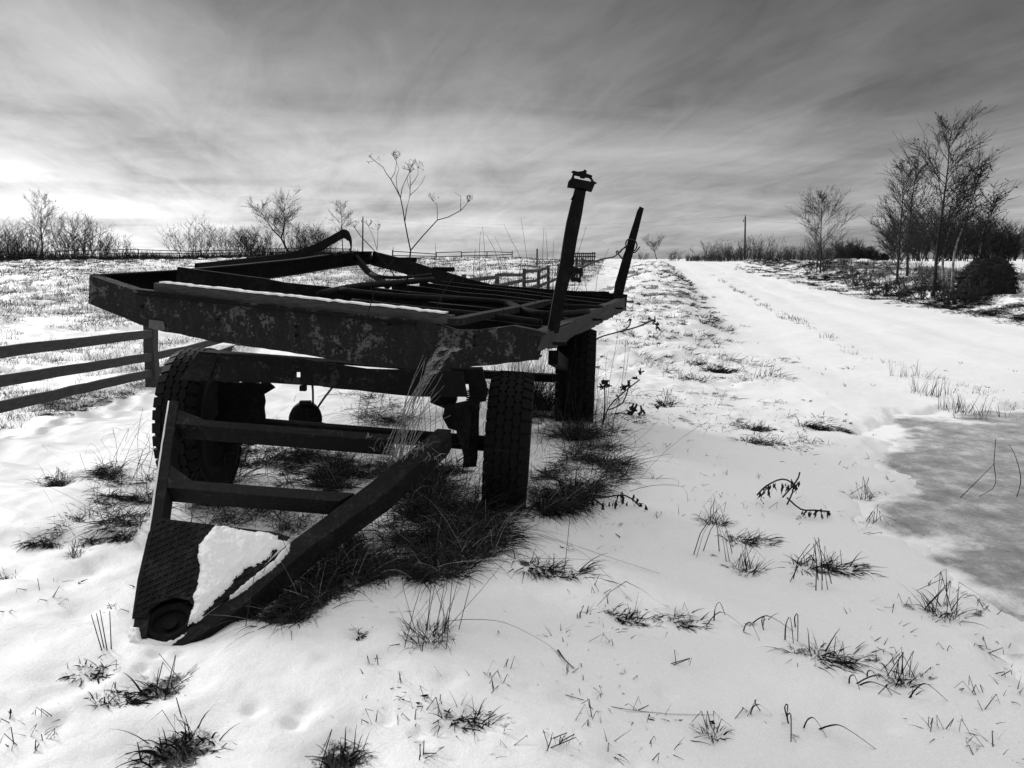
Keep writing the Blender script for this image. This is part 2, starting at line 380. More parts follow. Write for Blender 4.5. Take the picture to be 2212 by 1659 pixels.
def inpoly(poly, n):
    poly = np.asarray(poly, float); lo, hi = poly.min(0), poly.max(0); out = []
    while len(out) < n:
        p = rng.uniform(lo, hi, (n * 3, 2)); m = sdpoly(p[:, 0], p[:, 1], poly) < 0; out += list(p[m])
    return out[:n]

# dead grass masses given by where they grow; holes in the snow and bare soil follow them
MASS = [  # outline in picture pixels, tufts, blades, length, up, droop, soil amount
    ([(880, 1035), (960, 985), (1040, 1060), (1050, 1110), (1108, 1185), (1075, 1215), (1000, 1225), (940, 1190), (890, 1150), (870, 1090)], 190, 26, .26, .7, .75, .8),
    ([(690, 1230), (790, 1140), (850, 1120), (900, 1170), (1010, 1235), (930, 1250), (850, 1235), (760, 1265), (640, 1325), (540, 1352)], 230, 24, .20, .55, .75, .8),
    ([(385, 950), (620, 965), (870, 1000), (780, 1060), (560, 1045), (375, 1040)], 130, 26, .26, .8, .7, .9),
    ([(370, 1085), (560, 1100), (700, 1130), (640, 1160), (470, 1140), (380, 1112)], 170, 14, .11, .5, .7, .42),
    ([(215, 1010), (330, 1005), (322, 1090), (305, 1185), (250, 1150), (205, 1070)], 150, 24, .16, .5, .85, .62),
    ([(1150, 1035), (1210, 985), (1330, 990), (1365, 1035), (1300, 1060), (1240, 1085), (1200, 1105), (1150, 1100)], 120, 24, .22, .55, .85, .6),
    ([(1190, 985), (1300, 950), (1350, 985), (1370, 1030), (1310, 1020), (1230, 1000)], 50, 22, .24, .5, .9, .5),
    ([(1140, 890), (1200, 880), (1300, 905), (1330, 930), (1250, 950), (1150, 925)], 50, 20, .3, .8, .7, .6),
    ([(1060, 850), (1195, 860), (1195, 900), (1060, 890)], 60, 16, .5, 1.6, .15, .6),
    ([(740, 850), (830, 855), (890, 900), (860, 930), (780, 905)], 36, 18, .28, .5, .9, .4),
    ([(95, 1130), (180, 1085), (215, 1110), (120, 1150)], 14, 16, .14, .5, .9, .35),
    ([(90, 1040), (160, 1010), (165, 1040), (100, 1048)], 14, 16, .16, .6, .8, .4),
    ([(100, 870), (250, 830), (330, 815), (320, 845), (210, 880), (110, 905)], 60, 18, .22, .6, .6, .45),
]
# single tufts one can point at: picture place, kind, size, label
TUFTS = [
    (1200, 1222, 'mat', .30, 'dark crescent of flattened grass in open snow right of the front wheel'),
    (350, 1472, 'hole', .29, 'dark grass clump in a snow hollow just below the drawbar tip'),
    (375, 1610, 'hole', .36, 'large drooping grass clump at the bottom left with dark leaves hanging into a hollow'),
    (925, 1375, 'stems', .22, 'upright tuft with long crossing stems in the open snow right of the drawbar'),
    (590, 1330, 'droop', .26, 'shaggy grass clump drooping against the right drawbar arm near its lower end'),
    (735, 1635, 'hole', .30, 'dark grass clump at the bottom edge with one tall bent blade'),
    (1365, 1325, 'mat', .20, 'short dark mat of grass under a bent straw arch, right of the long stemmed tuft'),
    (1490, 1330, 'mat', .17, 'thin drooping grass fringe to the right of the mat under the straw arch'),
    (215, 1440, 'mat', .16, 'dark flattened grass patch left of the drawbar tip beside four thin stubs'),
    (250, 1505, 'mat', .15, 'narrow dark grass streak in a snow dip below the drawbar tip'),
    (1640, 922, 'mat', .26, 'small grass arch among the snow bumps, upper one of the pair left of the road'),
    (1645, 950, 'mat', .26, 'ragged dark grass clump, lower one of the pair left of the road'),
    (1630, 1160, 'mat', .24, 'slanting dark grass streak in the open snow above the fan shaped clump'),
    (1542, 1200, 'tepee', .26, 'stiff tuft of stems bent into a tent, left of the dark fan shaped clump'),
    (1612, 1222, 'fan', .20, 'dark fan shaped clump of stiff stems in open snow'),
    (1755, 1262, 'tepee', .26, 'tall bent stems forming an open tent in the snow, left of the puddle'),
    (1800, 1215, 'mat', .30, 'broad flattened grass streak behind the open tent of stems'),
    (1895, 1140, 'fan', .24, 'wilted dark clump at the edge of the frozen puddle'),
    (1860, 1070, 'fan', .22, 'wilted grey clump with hooked stems above the puddle edge clump'),
    (2040, 1310, 'fan', .26, 'large loose grass tuft beside the lower end of the frozen puddle'),
    (1620, 1350, 'arch', .24, 'row of looping withered blades in the lower right snow'),
    (1810, 1410, 'mat', .24, 'low dark grass streak with a seed head, lower right snow'),
    (1950, 1455, 'fan', .18, 'small spray of grass with one raised stem, lower right snow'),
    (1895, 1480, 'arch', .16, 'bent grass hoop in the lower right snow beside the small spray'),
    (1690, 1560, 'arch', .14, 'hooked single blades near the bottom edge on the right'),
    (1030, 1545, 'mat', .20, 'straggling dark grass streak in the bottom centre snow'),
    (780, 1360, 'mat', .09, 'small dark tuft alone in the snow between drawbar and long stemmed tuft'),
    (1560, 800, 'mat', .34, 'dark grass clump on the verge right of the rear wheel'),
    (1440, 870, 'fan', .30, 'upright grass tuft beside the rear wheel on the verge'),
    (1775, 920, 'mat', .28, 'grey arched tuft on the smooth snow left of the frozen puddle'),
    (1545, 1120, 'fan', .22, 'thin tuft with two tall stems between burdock and dark streak'),
    (130, 1042, 'fan', .20, 'bushy upright tuft on the snow slope left of the front wheel'),
    (110, 1160, 'mat', .16, 'dark grass patch on the left snow slope, nearest the picture edge'),
    (200, 1165, 'mat', .15, 'dark grass patch on the left snow slope, next to the drawbar mass'),
    (165, 1190, 'fan', .12, 'small pointed dark tuft on the left snow slope'),
    (1540, 1570, 'fan', .12, 'tiny tuft with a long straight straw at the bottom right'),
    (15, 1240, 'mat', .14, 'dark clod of grass at the left picture edge'),
]
masspts = []
for poly, nt_, nb, L, up, dr, so in MASS:
    for (u, v) in inpoly(poly, int(nt_ * 2.6)):
        p = gp(u, v)
        if vnoise(p.x * 5.5, p.y * 5.5, 71) + .5 * vnoise(p.x * 13, p.y * 13, 72) < -.02: continue
        masspts.append((p, nb, L, up, dr)); splat(SOIL, p.x, p.y, .06, so * .78)
tuftpts = []
for (u, v, k, s, lab) in TUFTS: tuftpts.append(gp(u, v))
for (u, v, k, s, lab), p in zip(TUFTS, tuftpts):
    if k == 'hole': splat(HOLE, p.x, p.y, s * .55, .05); splat(SOIL, p.x, p.y + .02, s * .34, .8)
    elif k in ('mat', 'fan'):
        for q in (-.5, 0, .5): splat(SOIL, p.x + q * s, p.y - q * s * .2, s * .2, .5)
        splat(HOLE, p.x, p.y - .02, s * .6, .03)
    else: splat(SOIL, p.x, p.y, s * .16, .5)
PITS = [(random.uniform(40, 2100), random.uniform(1380, 1650), random.uniform(.03, .065), random.uniform(.012, .028)) for _ in range(26)] + [(random.uniform(20, 300), random.uniform(1200, 1650), .12, .03) for _ in range(6)]
for (u, v, r_, dp) in PITS + [(600, 1300, .2, .06), (440, 1350, .12, .05), (1095, 1112, .16, .03), (1930, 1560, .07, .03), (1845, 1620, .06, .015), (660, 1530, .06, .03), (640, 1560, .05, .03), (830, 1425, .06, .02),
                       (620, 1690, .05, .02), (100, 1510, .06, .015), (1720, 1600, .06, .015)]:
    p = gp(u, v); splat(HOLE, p.x, p.y, r_, dp)

# ------------------------------------------------------------------ ground, road, frozen puddle
ang = np.concatenate([np.arange(-180, -49, 4), np.arange(-49, 49.01, .19), np.arange(52, 180, 4)]); ang = np.radians(ang)
rad = [.25]
while rad[-1] < 55: rad.append(rad[-1] * (1.0055 if rad[-1] > 1.4 else 1.06))
while rad[-1] < 900: rad.append(rad[-1] * 1.012)
rad = np.array(rad); na, nr = len(ang), len(rad)
AA, RR = np.meshgrid(ang, rad); X = RR * np.sin(AA); Y = RR * np.cos(AA)
def soil_of(x, y):
    s = look(SOIL, x, y); L_, R_ = xl(y), xr(y)
    t = fbm(x, y, 1.1, 3, 41)
    s = np.maximum(s, sstep(-.02, .14, t) * .62 * sstep(R_, R_ + .7, x) * (1 - sstep(R_ + 5, R_ + 9, x)) * sstep(5, 10, y))
    s = np.maximum(s, sstep(.08, .3, fbm(x, y, .8, 4, 77)) * .55 * sstep(L_ + .3, L_ - .4, x) * sstep(L_ - 5, L_ - 3, x) * sstep(12, 22, y) * (1 - sstep(70, 100, y)))
    s = np.maximum(s, sstep(-.05, .35, fbm(x, y, 2.0, 4, 78)) * .42 * sstep(-3.5, -6, x) * sstep(8, 14, y))
    return s
Z = G(X, Y); L_, R_ = xl(Y), xr(Y); S_ = (X - L_) / (R_ - L_)
Zg = Z - .14 * sstep(.035, .12, S_) * sstep(.975, .92, S_) * sstep(.3, 1.5, Y)
idx = np.arange(nr * na).reshape(nr, na); j2 = np.roll(idx, -1, 1)
Q = np.stack([idx[:-1].ravel(), j2[:-1].ravel(), j2[1:].ravel(), idx[1:].ravel()], 1)[:, ::-1]
V = np.stack([X, Y, Zg], 2).reshape(-1, 3)
cen = np.array([[0, 0, float(Zg[0].mean())]])
me = mesh_np('ground', V, Q, True, {'soil': soil_of(X, Y)})
tag(link('ground', me, M['snow_ground']), 'snow covered field and verge around the old trailer', None, None, 'structure')
ys = np.concatenate([np.geomspace(.6, 40, 760), np.geomspace(40.3, 170, 120)]); ss = np.concatenate([np.linspace(-.06, .30, 190), np.linspace(.3045, 1.06, 230)])
SS, YY = np.meshgrid(ss, ys); XX = xl(YY) + SS * (xr(YY) - xl(YY))
ZZ = G(XX, YY) + .004 - .16 * (1 - sstep(-.06, .028, SS)) - .16 * (1 - sstep(1.06, .985, SS))
ZZ = ZZ + 0
idx = np.arange(ZZ.size).reshape(ZZ.shape); Q = np.stack([idx[:-1, :-1].ravel(), idx[:-1, 1:].ravel(), idx[1:, 1:].ravel(), idx[1:, :-1].ravel()], 1)
roadsoil = .10 * sstep(.1, .4, fbm(XX, YY, .5, 4, 66)) * np.exp(-((SS - .27) / .025) ** 2) * sstep(6, 9, YY)
link('road', mesh_np('road', np.stack([XX, YY, ZZ], 2), Q, True, {'soil': roadsoil}), M['snow_ground'])
tag(bpy.data.objects['road'], 'snowed over dirt road with faint wheel ruts climbing to the horizon', None, None, 'structure')
gx, gy = np.meshgrid(np.linspace(1.4, 7.2, 150), np.linspace(.9, 7.8, 170)); isd = sdpoly(gx, gy, ICEP)
thin = np.clip(1 - sstep(.16, -.26, isd + fbm(gx, gy, .5, 5, 58, .65) * .34) + .30 * sstep(.2, .6, fbm(gx, gy * 2, .9, 4, 59)), 0, 1)
idx = np.arange(gx.size).reshape(gx.shape); Q = np.stack([idx[:-1, :-1].ravel(), idx[:-1, 1:].ravel(), idx[1:, 1:].ravel(), idx[1:, :-1].ravel()], 1)
iz = ICEZ + fbm(gx, gy, .35, 3, 60) * .006
tag(link('frozen_puddle', mesh_np('frozen_puddle', np.stack([gx, gy, iz], 2), Q, True, {'thin': thin}), M['ice']), 'grey frozen puddle at the roadside', None, None, 'structure')

# ------------------------------------------------------------------ grass
for i, nm in enumerate(('dark', 'mid')):
    pass
ra, rbm, rs = Ribbons(), Ribbons(), Ribbons()
for k, (p, nb, L, up, dr) in enumerate(masspts):
    z = gz(p.x, p.y); c = (p.x, p.y, z)
    L = L * random.choice((.45, .6, .8, 1, 1.4)); az = random.uniform(0, 6.28); le = (math.cos(az) * .7, math.sin(az) * .5 - .2)
    tuft(ra, c, int(nb * .55), L * .8, .09, lean=le, up=up * .55, droop=dr * .8, wd=.0075, seg=4)
    tuft(ra, c, int(nb * .45), L * 1.25, .06, lean=le, up=up, droop=dr, wd=.004, seg=4)
    tuft(rbm, c, nb // 2, L * 1.5, .07, lean=(random.gauss(.1, .6), random.gauss(-.2, .5)), up=up * 1.1, droop=dr, wd=.0038, seg=5)
    if k % 2 == 0: tuft(rs, c, 2, L * 1.6, .05, lean=(random.gauss(0, .6), random.gauss(-.1, .5)), up=up * 1.6, droop=dr * .8, wd=.003, seg=5)
gname = 'matted dead grass'
tag(ra.build('dead_grass', 'grass_dark'), 'dark matted dead grass round the trailer wheels and drawbar', None, None, 'stuff')
tag(rbm.build('dead_grass', 'grass'), 'grey dead grass blades standing out of the mats round the trailer', None, None, 'stuff')
tag(rs.build('dead_grass', 'straw'), 'pale straw blades rising from the mats round the trailer', None, None, 'stuff')
def kinked(rb, c, n, L, wd):
    for _ in range(n):
        a = random.uniform(0, 6.28); h = L * random.uniform(.7, 1.1); top = Vector(c) + Vector((random.gauss(0, .03), random.gauss(0, .03), h))
        rt = Vector(c) + Vector((math.cos(a), math.sin(a), 0)) * random.uniform(.15, .5) * L
        rt.z = gz(rt.x, rt.y) - .01; en = top + Vector((random.gauss(0, .5), random.gauss(0, .3), -random.uniform(.4, 1.2))) * L * .8
        en.z = max(en.z, gz(en.x, en.y) + .002); rb.line([rt, rt.lerp(top, .6), top, top.lerp(en, .5), en], wd, wd * .5)
for (u, v, k, s, lab), p in zip(TUFTS, tuftpts):
    c = (p.x, p.y, gz(p.x, p.y)); rb = Ribbons(); mat = 'grass_dark'
    q = max(1.0, p.y / 5)
    if k == 'mat':
        for t in np.linspace(-1, 1, 9):
            x, y = p.x + t * s * .5, p.y - abs(t) * s * .1 - t * s * .12
            tuft(rb, (x, y + random.gauss(0, s * .08), gz(x, y)), 60, s * random.uniform(.4, .75), .06, lean=(.5 * t + .45, -.45), up=.5, droop=.75, wd=.0062 * q, seg=4)
        kinked(rb, c, 3, s * .35, .003 * q)
    elif k == 'hole':
        tuft(rb, c, 300, s * .55, s * .34, lean=(.12, -.45), up=.7, droop=1.05, wd=.007, seg=5)
        tuft(rb, c, 40, s * .7, s * .3, lean=(.3, -.5), up=.6, droop=1.2, wd=.011, seg=5); kinked(rb, c, 3, s * .55, .004)
    elif k == 'droop':
        for t in np.linspace(-1, 1, 5):
            x, y = p.x + t * s * .35, p.y - t * s * .1; tuft(rb, (x, y, gz(x, y)), 30, s * .8, .05, lean=(.1 * t, -.45), up=.8, droop=1.1, wd=.006, seg=5)
        kinked(rb, c, 5, s, .004); mat = 'grass'
    elif k == 'stems':
        tuft(rb, c, 170, s * .8, .09, up=1.3, droop=.7, wd=.0035, seg=4); tuft(rb, c, 150, s * .5, .08, up=.6, droop=.9, wd=.005)
        for _ in range(16):
            a = Vector(c) + Vector((random.gauss(0, .06), random.gauss(0, .05), 0)); b = a + Vector((random.gauss(.10, .16), random.gauss(.05, .12), random.uniform(.2, .5)))
            rb.line([a, a.lerp(b, .5) + Vector((random.gauss(0, .02), 0, 0)), b], .0035, .0015)
        mat = 'grass'
    elif k == 'tepee':
        for _ in range(8):
            a = random.uniform(0, 6.28); f = Vector(c) + Vector((math.cos(a) * .5, math.sin(a) * .35, 0)) * s * .8; f.z = gz(f.x, f.y) - .005
            tp = Vector(c) + Vector((random.gauss(0, .012), random.gauss(0, .012), s * random.uniform(.75, .95)))
            rb.line([f, f.lerp(tp, .55) + Vector((math.cos(a), math.sin(a), 0)) * s * .07, tp], .0055 * q, .003 * q)
    elif k == 'fan':
        tuft(rb, c, 90, s * .8, s * .25, up=1.0, droop=.75, wd=.0045 * q, seg=4); kinked(rb, c, 6, s * .7, .004 * q)
        tuft(rb, c, 30, s * .4, s * .3, up=.5, droop=.9, wd=.005 * q)
    elif k == 'arch':
        for t in np.linspace(-1, 1, 7):
            a = Vector((p.x + (t + random.gauss(0, .25)) * s * .6, p.y - t * s * .2 + random.gauss(0, .04), 0)); b = a + Vector((random.gauss(.07, .08), random.gauss(-.03, .05), 0)); h = s * random.uniform(.12, .45)
            a.z = gz(a.x, a.y) - .005; b.z = gz(b.x, b.y); m_ = a.lerp(b, .45) + Vector((0, 0, h)); rb.line(smoothpts([a, a.lerp(m_, .6) + Vector((-.01, 0, .01)), m_, b], 3), .006, .003)
        tuft(rb, c, 20, s * .4, s * .4, up=.6, droop=.9, wd=.004)
    tag(rb.build('grass_tuft', mat), lab, 'grass tuft')

# small sprigs scattered over the near snow, road strip and verge
rb = Ribbons(); rb2 = Ribbons()
def scatter(n, fn, mk):
    k = 0; tries = 0
    while k < n and tries < n * 30:
        tries += 1; q = fn()
        if q is None: continue
        mk(*q); k += 1
def near_sprig():
    u, v = random.uniform(1180, 2200), random.uniform(770, 1640)
    if random.random() < .25: u = random.uniform(0, 1100); v = random.uniform(1250, 1655)
    p = gp(u, v)
    if sdpoly(np.array([p.x]), np.array([p.y]), ICEP)[0] < .05: return None
    if vnoise(p.x * 1.1, p.y * 1.1, 5) < -.30: return None
    return p.x, p.y
def mk_sprig(x, y):
    c = (x, y, gz(x, y)); q = max(1, y / 5)
    if random.random() < .1:
        for _ in range(random.randint(1, 2)): tuft(rb, (x + random.gauss(0, .05), y + random.gauss(0, .05), c[2] + .012), 2, .03 * q, .01, up=.25, droop=.2, wd=.012 * q, seg=2)
        return
    if random.random() < .75: tuft(rb, c, random.randint(3, 12), random.uniform(.03, .08) * (1 + q * .3), .03, lean=(random.gauss(.3, .5), random.gauss(-.3, .4)), up=.35, droop=.35, wd=.0045 * q)
    else: kinked(rb, c, random.randint(1, 3), random.uniform(.015, .05), .0036 * q)
scatter(560, near_sprig, mk_sprig)
def strip():
    y = 7 + 40 * random.random() ** 1.6; s = .27 + random.gauss(0, .012)
    return (float(xl(y) + s * (xr(y) - xl(y))), y)
def mk_strip(x, y): tuft(rb, (x, y, gz(x, y)), 7, random.uniform(.05, .2) * (.4 + .6 * abs(vnoise(0, y * .7, 3)) * 2), .06, up=1.5, droop=.2, wd=.0045 * max(1, y / 7))
scatter(210, strip, mk_strip)
for (u, v) in [(1965, 815), (1990, 850), (2020, 855), (2050, 885), (2065, 895), (2090, 905), (2100, 910)]:
    p = gp(u, v)
    for _ in range(5): tuft(rb, (p.x + random.gauss(0, .1), p.y + random.gauss(0, .08), p.z), 5, .28, .05, up=2.2, droop=.15, wd=.007)
def verge():
    y = 9 + 55 * random.random() ** 1.4; x = float(xl(y)) - abs(random.gauss(0, 1.9)) + .2
    return None if (x < -1 and y < 12) or vnoise(x * .8, y * .8, 9) < -.1 else (x, y)
def mk_verge(x, y): tuft(rb2, (x, y, gz(x, y)), random.randint(8, 26), random.uniform(.1, .28), .12, lean=(.3, -.1), up=.8, droop=.6, wd=.005 * max(1, y / 8))
scatter(600, verge, mk_verge)
def clump():
    p = gp(random.uniform(1310, 1790), random.uniform(600, 985)); return None if vnoise(p.x * 1.3, p.y * 1.3, 19) < -.05 or p.x > float(xl(p.y)) + .6 else (p.x, p.y)
def mk_clump(x, y):
    q = max(1, y / 7)
    for _ in range(random.randint(1, 3)):
        a, b = x + random.gauss(0, .07) * q, y + random.gauss(0, .05); tuft(rb2, (a, b, gz(a, b)), random.randint(8, 20), random.uniform(.05, .15) * q ** .5, .07, lean=(random.gauss(.4, .4), random.gauss(-.3, .3)), up=.4, droop=.6, wd=.007 * q)
scatter(260, clump, mk_clump)
tag(rb.build('grass_sprigs', 'grass_dark'), 'small withered grass sprigs poking through the snow', None, None, 'stuff')
tag(rb2.build('verge_grass', 'grass_dark'), 'dead grass on the snowy verge left of the road', None, None, 'stuff')
# left field: stubble through snow
rb = Ribbons(); n = 32000
y = 7.5 + 82 * rng.uniform(0, 1, n) ** 1.15; x = -5.2 - y * .02 - rng.uniform(0, 1, n) * (y * .80) ; xx = rng.uniform(0, 1, n)
x = np.where(y > 26, -.78 * y + xx * (.78 * y + np.minimum(xl(y) - 5, .12 * y)), x)
dens = fbm(x, y, 1.6, 3, 15) + .35 * fbm(x, y, 9, 2, 16); keep = dens > -.20 + .16 * (y < 20); x, y = x[keep], y[keep]
z = G(x, y); q = np.maximum(1, y / 11)
for k in range(7):
    m = len(x); a = rng.uniform(0, 6.28, m); o = rng.uniform(.1, .8, m)
    root = np.stack([x + rng.normal(0, .07, m) * q ** .6, y + rng.normal(0, .07, m) * q ** .6, z - .02], 1)
    rb.many(root, np.stack([np.cos(a) * o + .2, np.sin(a) * o, np.ones(m)], 1), rng.uniform(.07, .24, m) * np.minimum(q, 2.0) ** .5, .0055 * q, rng.uniform(.1, .7, m), 2)
tag(rb.build('field_grass', 'field'), 'dry grass stubble showing through the snow of the left field', None, None, 'stuff')
rb = Ribbons(); n = 12000; u = rng.uniform(-60, 790, n); y = rng.uniform(86.5, 92, n); x = (u - 1106) / FPX * y; z = G(x, y)
k = vnoise(x * .25, x * 0, 61) + .5; a = rng.normal(0, .3, (n, 2))
rb.many(np.stack([x, y, z - .05], 1), np.stack([a[:, 0], a[:, 1], np.ones(n)], 1), rng.uniform(.3, 1.0, n) ** 1.4 * (.7 + 2.0 * k), .05, .2, 2)
tag(rb.build('hedge_undergrowth', 'grass_dark'), 'dark undergrowth beneath the bushes along the far left fence', None, None, 'stuff')
# right bank tussocks
rb = Ribbons()
def bank():
    y = 12 + 65 * random.random() ** 1.5; x = float(xr(y)) + .1 + abs(random.gauss(0, 2.6)) + (random.uniform(0, 6) if random.random() < .25 else 0)
    return None if vnoise(x / 1.1, y / 1.1, 41) < -.02 and random.random() < .85 else (x, y)
def mk_bank(x, y): tuft(rb, (x, y, gz(x, y)), 22, random.uniform(.18, .42), .22, lean=(-.3, -.5), up=.55, droop=.75, wd=.007 * max(1, y / 16), seg=3)
scatter(2100, bank, mk_bank)
def bankup():
    y = 16 + 40 * random.random(); x = float(xr(y)) + random.uniform(1, 7); return x, y
def mk_up(x, y): tuft(rb, (x, y, gz(x, y)), 12, random.uniform(.4, .9), .2, up=2.2, droop=.15, wd=.006 * max(1, y / 16), seg=3)
scatter(210, bankup, mk_up)
def clod():
    u = random.uniform(1590, 2235); vb = float(np.interp(u, [1571, 1680, 1831, 1997, 2212, 2300], [581, 600, 639, 664, 702, 716])); v = vb + random.uniform(-5, 3) - random.random() ** 1.4 * .5 * (vb - 566)
    p = gp(u, v); return None if vnoise(p.x / .9, p.y / .9, 45) < -.08 else (p.x, p.y)
def mk_clod(x, y): tuft(rb, (x, y, gz(x, y)), 24, random.uniform(.15, .36), .2, lean=(random.gauss(-.5, .4), -.4), up=.35, droop=.55, wd=.011 * max(1, y / 16), seg=3)
scatter(900, clod, mk_clod)
tag(rb.build('bank_grass', 'grass_dark'), 'dark tussock grass along the bank right of the road', None, None, 'stuff')

# ------------------------------------------------------------------ the old trailer
FR = P(1177, 720, 3.6); FL = P(193, 596, 4.24); RR_ = P(1352, 643, 7.67); RL = P(806, 546, 8.3)
DECK = Plane(FL, FR, RR_)
tr = thing('trailer', 'abandoned rusty flatbed trailer frame with its drawbar lying in the snow', 'trailer', (P(700, 800, 5.5).x, 5.5, 0))
# front beam: fish-belly web on a vertical plane, with top and bottom lips going inwards
fdir = (FR - FL); fdir.z = 0; fdir.normalize(); fin = Vector((-fdir.y, fdir.x, 0))          # fin points away from the camera
class VPlane(Plane):
    def __init__(s, o, n): s.o = o; s.n = n.normalized()
FP = VPlane(FR, fin)
top = [(194, 595), (282, 624), (401, 637), (520, 652), (641, 665), (864, 688), (918, 695), (977, 714), (1027, 714), (1106, 704), (1178, 719)]
bot = [(1163, 776), (1100, 785), (1043, 790), (940, 799), (870, 796), (798, 788), (641, 764), (548, 750), (444, 735), (319, 707), (250, 679), (191, 655)]
bm = bmesh.new()
tp = [FP(*q) for q in top]; bp = [FP(*q) for q in bot]
prism(bm, dense(tp + bp, .05, .002), fin * .012)
for i in range(len(tp) - 1): bar(bm, tp[i] + fin * .05 - Vector((0, 0, .006)), tp[i + 1] + fin * .05 - Vector((0, 0, .006)), .075, .009)
for i in range(len(bp) - 1): bar(bm, bp[i] + fin * .05 + Vector((0, 0, .008)), bp[i + 1] + fin * .05 + Vector((0, 0, .008)), .075, .009)
fb = obj('front_beam', bm, M['flaky'], tr)
bm = bmesh.new()   # bolts on the web
for (u, v) in [(640, 706), (640, 724), (1026, 727), (1025, 746), (307, 662), (842, 700), (735, 752), (470, 690)]:
    bm = bmesh.new(); c = FP(u, v); tube(bm, [c + fin * .002, c - fin * .012], .009, 6); obj('bolt', bm, M['steel'], fb)
bm = bmesh.new(); prism(bm, [FP(u, v, 0) - fin * .004 for u, v in ((324, 690), (355, 694), (359, 712), (350, 714), (323, 708))], -fin * .004)
obj('reflector_plate', bm, material('grey_plate', simple(.05, .11, 20, .7)), tr)
# upper ledge strip along the web
bm = bmesh.new(); a, b = FP(300, 634), FP(900, 700)
bar(bm, a - fin * .012, b - fin * .012, .02, .012); obj('ledge_strip', bm, M['steel'], tr)
# left rail with bent raised rear end, rear rail, right rail
bm = bmesh.new()
lp = [P(208, 619, 4.32), P(379, 606, 5.0), P(500, 593, 5.7), P(640, 576, 6.8), P(716, 564, 7.4), P(772, 558, 7.95), P(808, 557, 8.3)]
for a, b in zip(lp, lp[1:]): channel(bm, a, b, .07, .14, .01, side=-1)
for (u, v, Y_) in [(716, 549, 7.4), (752, 546, 7.8), (782, 546, 8.1)]:
    c = P(u, v, Y_); bar(bm, c - Vector((.1, -.1, 0)), c + Vector((.1, -.1, 0)), .06, .03)
obj('left_rail', bm, M['steel'], tr)
bm = bmesh.new()
rp = [P(806, 558, 8.3), P(870, 574, 8.2), P(940, 597, 8.1), P(1000, 614, 8.0), P(1060, 630, 7.95), P(1196, 641, 7.8), P(1354, 652, 7.67)]
for a, b in zip(rp, rp[1:]): channel(bm, a, b, .07, .15, .01, side=1)
for (u, v, Y_) in [(876, 561, 8.2), (958, 582, 8.1), (1260, 634, 7.75), (1290, 635, 7.7)]:
    c = P(u, v, Y_); bar(bm, c - Vector((.12, 0, 0)), c + Vector((.12, 0, .0)), .05, .05)
obj('rear_rail', bm, M['steel'], tr)
bm = bmesh.new(); rin = (RR_ - FR); rin.z = 0; rin.normalize(); rside = Vector((rin.y, -rin.x, 0)); RP = VPlane(FR, rside)
prism(bm, dense([RP(*q) for q in [(1178, 720), (1210, 712), (1243, 694), (1282, 673), (1320, 657), (1354, 642), (1352, 670), (1316, 688), (1282, 707), (1236, 727), (1212, 749), (1165, 758)]], .07, .004), -rside * .012)
a, b = FR + Vector((0, 0, -.008)), RR_ + Vector((0, 0, -.008)); bar(bm, a - rside * .05, b - rside * .05, .07, .01, n=12, jit=.004)
rr = obj('right_rail', bm, M['galv'], tr)
bm = bmesh.new()
for (u, v) in [(1195, 742), (1280, 690), (1330, 666), (1354, 652)]:
    bm = bmesh.new(); c = RP(u, v); tube(bm, [c, c + rside * .07], .009, 6); obj('bolt', bm, M['steel'], rr)
# deck cross members, floor remains and long pipes
def deck(s, t, dz=0):
    p = FL.lerp(FR, s); q = FL.lerp(FR, s) + (RR_ - FR); r_ = p.lerp(q, t); r_.z += dz; return r_
bm = bmesh.new()
for t in (.14, .30, .46, .62, .78, .92): bar(bm, deck(.28, t, -.07), deck(.985, t, -.07), .06, .09, n=6, jit=.004)
obj('cross_member', bm, M['steel'], tr)
for s in (.32, .72):
    bm = bmesh.new(); channel(bm, deck(s, .03, -.19), deck(s, .98, -.22), .07, .15, .012); obj('frame_beam', bm, M['steel'], tr)
bm = bmesh.new(); FLR = Plane(DECK(600, 650, -.1), DECK(1180, 710, -.1), DECK(1340, 650, -.1))
prism(bm, [FLR(*q) for q in [(600, 652), (735, 632), (940, 622), (1060, 632), (1320, 655), (1190, 712), (1000, 703), (800, 676)]], Vector((0, 0, -.01)))
obj('floor_panel', bm, M['rust'], tr)
def pipe(pts, r_, mat='steel', k=5):
    bm = bmesh.new(); tube(bm, smoothpts([DECK(u, v, o) for u, v, o in pts], k), r_, 8); return obj('pipe', bm, M[mat], tr, True)
pipe([(735, 634, .02), (860, 648, .02), (1000, 654, .02), (1090, 661, .02), (1140, 676, .01), (1200, 683, .01), (1270, 676, .01)], .022)
pipe([(690, 636, .0), (777, 627, .03), (860, 619, .03), (934, 613, .04)], .025)
pipe([(800, 606, .06), (830, 612, .05), (880, 611, .05), (930, 606, .06)], .014)
pipe([(760, 652, 0), (900, 668, 0), (1050, 682, 0), (1170, 697, 0)], .02)
pipe([(880, 634, 0), (1000, 645, 0), (1200, 660, 0), (1300, 664, 0)], .018)
bm = bmesh.new(); a, b = DECK(981, 700, .01), DECK(1186, 655, .01); bar(bm, a, b, .07, .035, n=6, jit=.003); obj('diagonal_bar', bm, M['plate'], tr)
